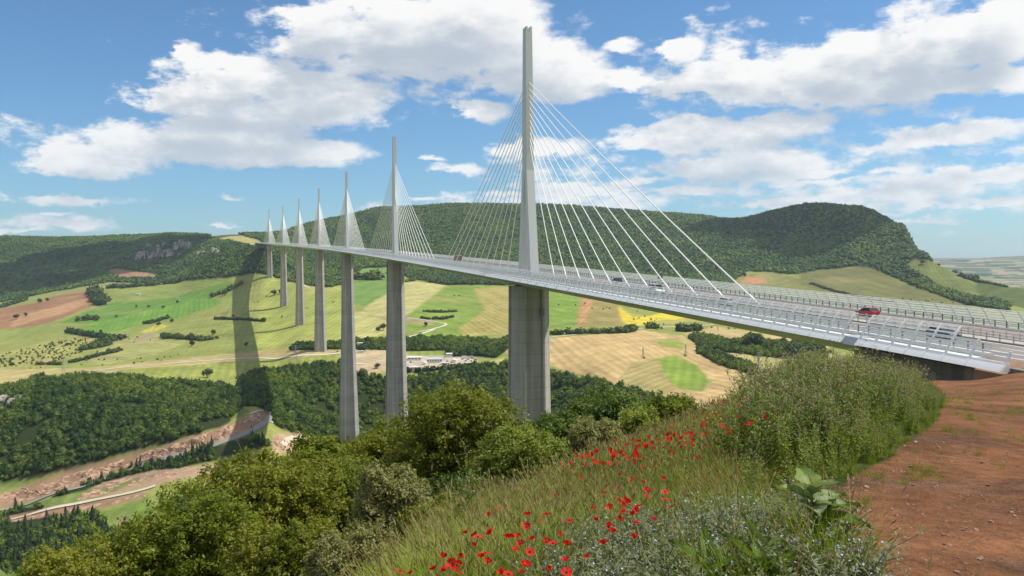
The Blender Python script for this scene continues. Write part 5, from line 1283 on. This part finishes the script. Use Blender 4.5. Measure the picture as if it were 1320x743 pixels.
# ------------------------------------------------------------------ grass bank
def blade_strip(mb_list, base, dirn, h, w, bend, r, seg=3, head=0.0):
    pass
def tuft(seed, n, h0, h1, w, spread, lean, mats, straw=.25, heads=True):
    r = np.random.default_rng(seed); Vs, Qs, mi = [], [], []; k0 = 0
    for i in range(n):
        a = r.uniform(0, 6.283); b0 = np.array([math.cos(a), math.sin(a), 0])*spread*math.sqrt(r.random()); a2 = a+r.normal()*.8
        h = r.uniform(h0, h1); ln = lean*r.uniform(.3, 1.4)*h; dr = np.array([math.cos(a2), math.sin(a2), 0]); sd_v = np.array([-math.sin(a2), math.cos(a2), 0])
        dry = r.random() < straw; ww = w*(r.uniform(.5, 1.1))*(.5 if dry else 1)
        pts = [b0+dr*ln*t*t+np.array([0, 0, h*(t-.18*t*t*(0 if dry else 1))]) for t in (0, .35, .7, 1)]
        ws = [ww, ww*.9, ww*.6, ww*.12]
        if dry and heads: ws = [ww, ww, ww*.9, ww*.8]
        tw = r.uniform(-.8, .8)
        for p_, q_ in zip(pts, ws): Vs += [p_-(sd_v*math.cos(tw)+dr*math.sin(tw))*q_, p_+(sd_v*math.cos(tw)+dr*math.sin(tw))*q_]
        for j in range(3): Qs.append([k0+2*j, k0+2*j+1, k0+2*j+3, k0+2*j+2]); mi.append(1 if dry else 0)
        k0 += 8
        if dry and heads:   # seed head
            e = pts[-1]; t_ = pts[-1]-pts[-2]; t_ = t_/np.linalg.norm(t_); L_ = r.uniform(.05, .11); q_ = w*1.5
            for sv in (sd_v, dr):
                Vs += [e, e+t_*L_*.45-sv*q_, e+t_*L_, e+t_*L_*.45+sv*q_]; Qs.append([k0, k0+1, k0+2, k0+3]); mi.append(1); k0 += 4
    return mesh_np('tuft', np.array(Vs), np.array(Qs), mats=mats, midx=mi)
m_grass = mat_leaf('grass_blades', (0.124,0.208,0.011), (0.227,0.289,0.018), (0.344,0.323,0.038), .5, .4, .55, .7)
m_straw = mat_leaf('dry_stems', (.22,.18,.065), (.34,.27,.12), (.30,.17,.075), 1.5, .25, .7, .6)
grass_lib = lib('grass_tuft', [tuft(500+i, 48, .22, .52, .0042, .16, .5, [m_grass, m_straw], .08) for i in range(6)])
far_grass = lib('grass_clump', [tuft(520+i, 44, .22, .52, .0090, .34, .45, [m_grass, m_straw], .14) for i in range(5)])
deg_ = np.degrees(np.arctan2(GX, GY))
bank = near & ~soil & front & (RG < 60) & (RG > 2.6) & (deg_ > -30) & (deg_ < 34)
grassL = np.interp(PYg, [540,560,600,650,700,760,850], [900,850,740,650,585,520,480])
bank0 = bank.copy()
bank &= PXg > grassL + 30*fbm(GX/.8, GY/.8, 3, 99)
clear = np.zeros(PXg.shape, bool)
for a_, b_, r_ in ((1046,742,.26),(985,790,.18),(915,792,.17)):
    q_ = hit(a_, b_, 3, 60, .02); clear |= np.hypot(GX-q_[0]*.96, GY-q_[1]*.96) < r_
weedL_Y = [480, 500, 540, 600, 640, 680, 720, 760, 900]; weedL_X = [1020, 1000, 975, 945, 945, 970, 1010, 1060, 1150]
weedz = bank & ~clear & (PXg > np.interp(PYg, weedL_Y, weedL_X)+120*fbm(GX/1.6, GY/1.6, 3, 101)) & (RG > 5.0) & (RG < 34)
boraz = near & front & ~clear & ~soil & (RG > 3.4) & (RG < 6.6) & (PXg > 735+70*fbm(GX/.6, GY/.6, 3, 103)-(PYg-720)*.2) & (PXg < soil_edge(PYg)-5) & ~((PXg > 930) & (PYg < 705))
def put(name, mask, dens, coll, nv, s0, s1, tilt=.12, zs=1.0, taper=False):
    P = cell_points(mask, dens); n = len(P); s = rng.uniform(s0, s1, n)
    if taper:
        u_, v_, _ = project(P); s *= .42+.58*sstep(0, 1.3, (soil_edge(v_)-u_)*np.hypot(P[:, 0], P[:, 1])/1100)
    h = 1+.5*fbm(P[:, 0]/1.3, P[:, 1]/1.3, 3, 107)
    scatter(name, P, np.stack([rng.normal(size=n)*tilt, rng.normal(size=n)*tilt, rng.uniform(0, 6.28, n)], -1), np.stack([s, s, s*h*zs], -1), coll, nv); print(name, n)
put('grass', bank & (RG < 11) & ~boraz & ~weedz, 95, grass_lib, 6, .75, 1.15)
put('grass', bank & (RG >= 11) & ~weedz, 34, far_grass, 5, .8, 1.25, .12, 1.0, True)
put('low_grass', bank & ~clear & (boraz | weedz), 34, grass_lib, 6, .5, .9, .12, 1.0, True)
put('low_grass', bank0 & ~bank & (RG < 22), 26, far_grass, 5, .45, .75)
# tall weeds: branched stems with narrow leaves and seed heads
def weed(seed, mats, n=6, heads=(1, 4)):
    r = np.random.default_rng(seed); mb = MB()
    for i in range(n):
        a = r.uniform(0, 6.28); b0 = np.array([math.cos(a), math.sin(a), 0])*r.uniform(0, .22); h = r.uniform(.75, 1.2); ln = r.uniform(.02, .28)
        dr = np.array([math.cos(a), math.sin(a), 0]); pts = [b0+dr*ln*t*t+np.array([0, 0, h*t]) for t in (0, .3, .65, 1)]
        mb.tube(pts, [.006, .005, .004, .002], 4, m=1)
        nl = 26; t = r.uniform(.08, .98, nl); C_ = b0+np.outer(t*t*ln, dr)+np.outer(h*t, [0, 0, 1])
        an = r.uniform(0, 6.28, nl); D = np.stack([np.cos(an), np.sin(an), r.uniform(.1, .9, nl)], -1); D /= np.linalg.norm(D, axis=1)[:, None]
        sz = r.uniform(.08, .18, nl)*(1.15-t*.55); Wd = np.cross(D, [0, 0, 1.0]); Wd /= np.linalg.norm(Wd, axis=1)[:, None]+1e-9
        V = np.stack([C_, C_+D*sz[:, None]*.45-Wd*sz[:, None]*.17+np.array([0,0,.01]), C_+D*sz[:, None]-np.array([0, 0, 1])*sz[:, None]*.25, C_+D*sz[:, None]*.45+Wd*sz[:, None]*.17+np.array([0,0,.01])], 1).reshape(-1, 3)
        mb.add(V, np.arange(nl*4).reshape(nl, 4), m=0)
        for j in range(r.integers(*heads)):      # side twigs ending in heads
            t0 = r.uniform(.6, 1.0); s_ = b0+dr*ln*t0*t0+np.array([0, 0, h*t0]); e = s_+np.array([r.normal()*.07, r.normal()*.07, r.uniform(.04, .16)])
            mb.tube([s_, e], [.002, .0015], 3, m=1)
            V, T = lump(int(r.integers(99)), .3, 2.0, ico(1)); hs = r.uniform(.006, .013)
            mb.add(V*np.array([hs, hs, hs*1.4])+e, T=T, m=2 if r.random() < .97 else 3)
    return mb.mesh('weed', mats)
m_weed = mat_leaf('weed_leaves', (0.108,0.188,0.014), (0.209,0.276,0.024), (0.336,0.336,0.056), .9, .5, .55, .6)
m_wstem = mat_simple('weed_stem', (.19,.19,.07), .7, .2, 2); m_head = mat_simple('seed_head', (.40,.30,.19), .9, .3, 9); m_pink = mat_simple('thistle_flower', (.48,.18,.36), .8, .2, 9)
weed_lib2 = lib('dry_weed', [weed(620+i, [m_weed, m_wstem, m_head, m_pink], 6, (4, 9)) for i in range(4)])
weed_lib = lib('tall_weed', [weed(600+i, [m_weed, m_wstem, m_head, m_pink]) for i in range(5)])
clump = fbm(GX/.9, GY/.9, 3, 121) > -.04
put('tall_weeds', weedz & (RG > 5.4) & (RG < 13) & clump, 12, weed_lib, 5, .55, 1.1, .14, 1.0, True)
put('tall_weeds', weedz & (RG >= 13) & (RG < 34) & (fbm(GX/1.1, GY/1.1, 3, 125) > -.07), 6, weed_lib, 5, .65, 1.15, .12, 1.0, True)
put('dry_weeds', weedz & (RG > 11) & (RG < 30) & (fbm(GX/1.4, GY/1.4, 3, 123) > -.06), 5.5, weed_lib2, 4, .75, 1.2, .12, 1.0, True)
put('scattered_weeds', bank & (RG > 9) & (RG < 40) & ~weedz, .9, weed_lib, 5, .5, .8, .1)
# grey-green bristly plants with small blue flowers
def bugloss(seed, mats):
    r = np.random.default_rng(seed); mb = MB()
    for i in range(9):
        a = r.uniform(0, 6.28); dr = np.array([math.cos(a), math.sin(a), 0]); b0 = dr*r.uniform(0, .08); h = r.uniform(.26, .48); ln = r.uniform(.08, .34)
        f = lambda t: b0+dr*ln*t*t+np.array([0, 0, h*(t-.12*t*t)])
        mb.tube([f(t) for t in (0, .35, .7, 1)], [.004, .0035, .003, .002], 4, m=1)
        nl = 46; t = r.uniform(.05, 1.0, nl); C_ = np.array([f(x) for x in t])
        an = r.uniform(0, 6.28, nl); D = np.stack([np.cos(an), np.sin(an), r.uniform(.0, .8, nl)], -1); D /= np.linalg.norm(D, axis=1)[:, None]
        sz = r.uniform(.030, .062, nl)*(1.15-t*.5); Wd = np.cross(D, [0, 0, 1.0]); Wd /= np.linalg.norm(Wd, axis=1)[:, None]
        V = np.stack([C_, C_+D*sz[:, None]*.5-Wd*sz[:, None]*.20, C_+D*sz[:, None], C_+D*sz[:, None]*.5+Wd*sz[:, None]*.20], 1).reshape(-1, 3)
        mb.add(V, np.arange(nl*4).reshape(nl, 4), m=0)
        for j in range(r.integers(0, 3)):
            e = f(r.uniform(.75, 1.0))+np.array([r.normal()*.025, r.normal()*.025, r.uniform(.012, .035)]); nrm = np.array([r.normal()*.5, -.5+r.normal()*.4, .8]); nrm /= np.linalg.norm(nrm)
            u = np.cross(nrm, [1, 0, 0]); u /= np.linalg.norm(u); v = np.cross(nrm, u); s_ = r.uniform(.004, .0065)
            for q_ in range(5):
                an_ = q_*1.2566; c, s2 = math.cos(an_), math.sin(an_); d1 = u*c+v*s2; d2 = -u*s2+v*c
                mb.add([e, e+d1*s_*.7-d2*s_*.5, e+d1*s_*1.25+nrm*.001, e+d1*s_*.7+d2*s_*.5], [[0, 1, 2, 3]], m=2)
    return mb.mesh('bugloss', mats)
m_bug = mat_leaf('bristly_leaves', (.130,.160,.072), (.205,.230,.115), (.28,.29,.18), 2.5, .25, .7, .5)
m_blue = mat_simple('blue_petals', (.30,.42,.74), .6, .25, 5)
bug_lib = lib('bristly_plant', [bugloss(700+i, [m_bug, m_wstem, m_blue]) for i in range(5)])
put('blue_flowered_plants', boraz, 46, bug_lib, 5, .75, 1.1, .15)
# soil: stones and a few stray tufts
def stone(seed):
    V, T = lump(seed, .5, 1.4, ico(2)); return mesh_np('stone', V*np.array([1, .8, .55]), tris=T, mats=[m_stone])
m_stone = mat_simple('stone', (.27,.175,.125), .9, .4, .9)
stone_lib = lib('stone', [stone(i) for i in range(6)])
P = cell_points(soil & front & (RG > 3.5) & (RG < 16) & (deg_ < 40), 24); n = len(P); s = np.minimum(rng.exponential(.007, n)+.003, .04)
P[:, 2] += s*.15; scatter('stones', P, rng.normal(size=(n, 3))*.4+np.array([0, 0, 1])*rng.uniform(0, 6, (n, 1)), np.stack([s, s, s], -1), stone_lib, 6)
edge = soil & front & (sd < 130) & (RG > 4) & (RG < 60)
put('stray_grass', edge & (fbm(GX/.9, GY/.9, 3, 111) > .10), 7, grass_lib, 6, .25, .5, .2, .7)
put('stray_grass', soil & front & (RG > 6) & (RG < 60) & (fbm(GX/2.2, GY/2.2, 3, 113) > .24), 1.4, grass_lib, 6, .2, .42, .2, .7)

# ------------------------------------------------------------------ poppies: each one a thing
m_petal, k, bs, out = newmat('poppy_petal')
ri = k.n('ShaderNodeObjectInfo').outputs['Random']
c = k.mix(ri, C(.56, .008, .006), C(.78, .035, .012)); k.set(bs.inputs['Base Color'], c); bs.inputs['Roughness'].default_value = .6; bs.inputs['Specular IOR Level'].default_value = .2
t = k.n('ShaderNodeBsdfTranslucent'); k.set(t.inputs[0], c); mx = k.n('ShaderNodeMixShader'); mx.inputs[0].default_value = .4
m_petal.node_tree.links.new(bs.outputs[0], mx.inputs[1]); m_petal.node_tree.links.new(t.outputs[0], mx.inputs[2]); m_petal.node_tree.links.new(mx.outputs[0], out.inputs[0])
m_pc = mat_simple('poppy_centre', (.02,.018,.02), .8, .1, 5); m_ps = mat_simple('poppy_stem', (.14,.17,.05), .7, .15, 4)
def poppy_head(seed, openness):
    r = np.random.default_rng(seed); mb = MB()
    for i in range(5):
        a0 = i*1.2566*1.0+r.uniform(-.2, .2); wd = r.uniform(.75, 1.0); g = 5
        V = []
        for u in np.linspace(0, 1, g):
            for v in np.linspace(-1, 1, g):
                w = wd*(.25+.75*math.sin(u*1.75)); rr = .034*(u**.85)*(1-.12*v*v)
                an = a0+v*w*.85; el_ = (1-openness)*1.25*u**.8+.12*math.sin(v*5+i)*u
                V.append((math.cos(an)*rr*math.cos(el_), math.sin(an)*rr*math.cos(el_), .004+rr*math.sin(el_)*1.15+.0025*math.sin(7*v+3*i)*u+.0008*i))
        Q = [[a*g+b_, a*g+b_+1, (a+1)*g+b_+1, (a+1)*g+b_] for a in range(g-1) for b_ in range(g-1)]; mb.add(V, Q)
    return mb.mesh('flower', m_petal, True)
def poppy_stem(seed):
    r = np.random.default_rng(seed); mb = MB(); a, b_ = r.normal(size=2)*.05
    mb.tube([(0, 0, -.02), (a*.5, b_*.5, .2), (a, b_, .38), (0, 0, .5)], [.0022, .002, .0018, .0016], 4)
    for j in range(3):
        z = r.uniform(.05, .22); an = r.uniform(0, 6.28); d = np.array([math.cos(an), math.sin(an), .5]); s_ = np.array([-math.sin(an), math.cos(an), 0])
        e = np.array([a*.5*z/.2, b_*.5*z/.2, z]); mb.add([e, e+d*.05-s_*.012, e+d*.10, e+d*.05+s_*.012], [[0, 1, 2, 3]])
    return mb.mesh('stem', m_ps)
def poppy_centre():
    mb = MB(); V, T = lump(3, .2, 2., ico(1)); mb.add(V*np.array([.0065, .0065, .006])+np.array([0, 0, .008]), T=T); return mb.mesh('centre', m_pc)
PH_ = [poppy_head(i, o) for i, o in enumerate((.92, .75, .6, .35, .85, .5))]; PS_ = [poppy_stem(i) for i in range(4)]; PCn = poppy_centre()
def far_poppy(i):
    mb = MB(); me = PH_[i]; V = np.empty(len(me.vertices)*3, np.float32); me.vertices.foreach_get('co', V); V = V.reshape(-1, 3)
    Q = np.array([p_.vertices[:] for p_ in me.polygons]); Rm = np.array(Matrix.Rotation(.7, 3, 'X')); mb.add(V@Rm.T*1.1+np.array([0, 0, .5]), Q, m=0)
    mb.tube([(0, 0, -.02), (.02, .01, .3), (0, 0, .5)], .003, 3, m=1); return mb.mesh('poppy', [m_petal, m_ps])
FP = [far_poppy(i) for i in range(5)]
CL_A = [(899,591),(864,601),(828,602),(815,618),(824,615),(829,623),(833,631),(838,632),(833,641),(857,635),(858,646),(866,655),(855,617),(800,613),(783,626),(797,631),(806,645),(799,648),(787,656),(803,660),(823,654),(817,664),(800,672),(784,680),(790,688),(770,672),(819,676),(818,695),(779,703),(778,637),(812,622),(836,636),(845,600),(802,653),(821,659),(808,650)]
CL_B = [(644,657),(632,665),(680,665),(705,665),(633,689),(656,694),(668,693),(686,697),(671,702),(663,710),(704,700),(713,702),(732,704),(626,715),(629,725),(683,712),(571,720),(594,719),(584,727),(576,736),(587,738),(515,738),(677,731),(648,740),(674,741),(706,736),(729,724),(730,739),(757,720),(679,680),(616,694),(612,690),(696,672),(620,720),(590,730),(655,742)]
CL_C = [(930,610),(921,597),(911,617),(897,673),(842,671),(945,588),(905,575),(880,566),(935,575),(895,610),(960,560),(780,585),(770,600),(752,618),(742,628),(755,648),(715,640),(722,655),(690,645),(668,640),(700,625),(735,600),(765,655),(600,700),(560,735),(545,725),(530,740),(640,735),(720,690),(745,690),(610,705),(655,672),(602,688),(700,655),(735,672)]
def poppy(px, py, label, group, h=.52, big=1.0, small=False):
    P = hit(px, py, 11.0 if small else 3.0, 200, h)
    if P is None: return
    if small or P[1] > 11:
        o = link('poppy', FP[int(rng.integers(5))]); o.location = tuple(P); o.rotation_euler = (rng.normal()*.15, rng.normal()*.15, rng.uniform(0, 6)); s = h/.5*rng.uniform(.5, .85); o.scale = (s, s, h/.5)
    else:
        o = empty('poppy', tuple(P), rng.uniform(0, 6.28)); st_ = link('stem', PS_[int(rng.integers(4))], o); st_.scale = (1, 1, h/.5)
        f = link('flower', PH_[int(rng.integers(6))], o, (0, 0, h)); e = (rng.uniform(-.3, .9), rng.uniform(-.6, .6), 0); f.rotation_euler = e; s = big*rng.uniform(.66, .95); f.scale = (s, s, s)
        c_ = link('centre', PCn, o, (0, 0, h)); c_.rotation_euler = e
    tag(o, label, 'poppy', group)
for x, y in CL_A: poppy(x, y, 'red poppy in the dense bunch just above the blue-flowered plants', 'poppies of the dense bunch', rng.uniform(.5, .6))
for x, y in CL_B: poppy(x, y, 'red poppy in the loose patch along the bottom middle of the grass bank', 'poppies along the bottom of the bank', rng.uniform(.5, .6))
for x, y in CL_C[::2]: poppy(x, y, 'single red poppy scattered in the grass outside the dense bunch', 'poppies scattered in the grass', rng.uniform(.4, .55), .8)
drift = []
while len(drift) < 185:
    x = 730+290*rng.random()**.8; y = np.interp(x, [730, 800, 860, 900, 960, 1020], [605, 582, 553, 532, 512, 495])+abs(rng.normal())*22+rng.normal()*7
    drift.append((x, y))
for x, y in drift: poppy(x, y, 'small red poppy in the long drift along the crest of the grass bank', 'poppies in the drift on the crest', rng.uniform(.55, .8), 1.0, True)
# ------------------------------------------------------------------ broad-leaved plants at the edge of the earth
m_bl = mat_leaf('broad_leaf', (.13,.20,.035), (.20,.27,.06), (.27,.32,.12), 9, .35, .5, .3); m_bl2 = mat_leaf('grey_leaf', (.20,.26,.12), (.28,.33,.17), (.36,.40,.24), 9, .3, .6, .3)
def leaf_mesh(L_, W_, seed, mat, droop=.35, lobed=.12):
    r = np.random.default_rng(seed); nu, nv = 12, 7; V = []
    for u in np.linspace(0, 1, nu):
        w = W_*(math.sin(math.pi*min(1, u*1.02+.04)**.75))*(1+lobed*math.sin(u*19))
        for v in np.linspace(-1, 1, nv):
            V.append((v*w*.5, u*L_, .16*L_*abs(v)**1.3*(1-u*.4)-droop*L_*u*u+.012*L_*math.sin(u*17+v*3)))
    Q = [[a*nv+b_, a*nv+b_+1, (a+1)*nv+b_+1, (a+1)*nv+b_] for a in range(nu-1) for b_ in range(nv-1)]
    return mesh_np('leaf', np.array(V), np.array(Q), smooth=True, mats=[mat])
def leafy_plant(label, px, py, h, leaves, dmin=3):
    P = hit(px, py, dmin, 60, 0.02); o = empty('broad_leaved_plant', tuple(P)); tag(o, label, 'plant', 'broad-leaved plants beside the earth')
    mb = MB(); mb.tube([(0, 0, -.03), (.01, .01, h*.5), (0, .0, h)], [.010, .008, .004], 6); mb.build('stem', m_ps, o)
    for i, (az, el_, z, L_, W_, m) in enumerate(leaves):
        l = link('leaf', leaf_mesh(L_, W_, i, m), o, (0, 0, z)); l.rotation_euler = (R(el_), 0, R(az))
leafy_plant('broad-leaved green plant with a pale grey leaf at the edge of the red earth', 1046, 738, .57, [(10,50,0.51,.22,.16,m_bl),(70,35,0.45,.23,.17,m_bl),(-60,25,0.41,.30,.19,m_bl),(170,20,0.42,.27,.18,m_bl2),(120,45,0.49,.21,.16,m_bl2),(-120,20,0.33,.32,.21,m_bl),(-20,10,0.29,.32,.21,m_bl),(215,40,0.52,.20,.15,m_bl2),(-95,30,0.37,.28,.19,m_bl),(250,15,0.43,.24,.17,m_bl2),(40,20,0.23,.30,.2,m_bl)])
leafy_plant('upright broad-leaved plant in the foreground, the right one of two at the bottom edge', 985, 790, .30, [(20,75,.20,0.34,.11,m_bl),(80,65,.20,0.30,.10,m_bl),(-50,60,.20,0.31,.12,m_bl),(150,55,.20,0.29,.10,m_bl),(220,60,.20,0.28,.11,m_bl),(-90,50,.20,0.25,.1,m_bl)])
leafy_plant('upright broad-leaved plant among blue flowers, the left one of two at the bottom edge', 915, 792, .28, [(0,70,.20,0.31,.10,m_bl),(70,60,.20,0.28,.10,m_bl),(-60,58,.20,0.29,.10,m_bl),(140,55,.20,0.25,.09,m_bl),(220,60,.20,0.25,.1,m_bl)])
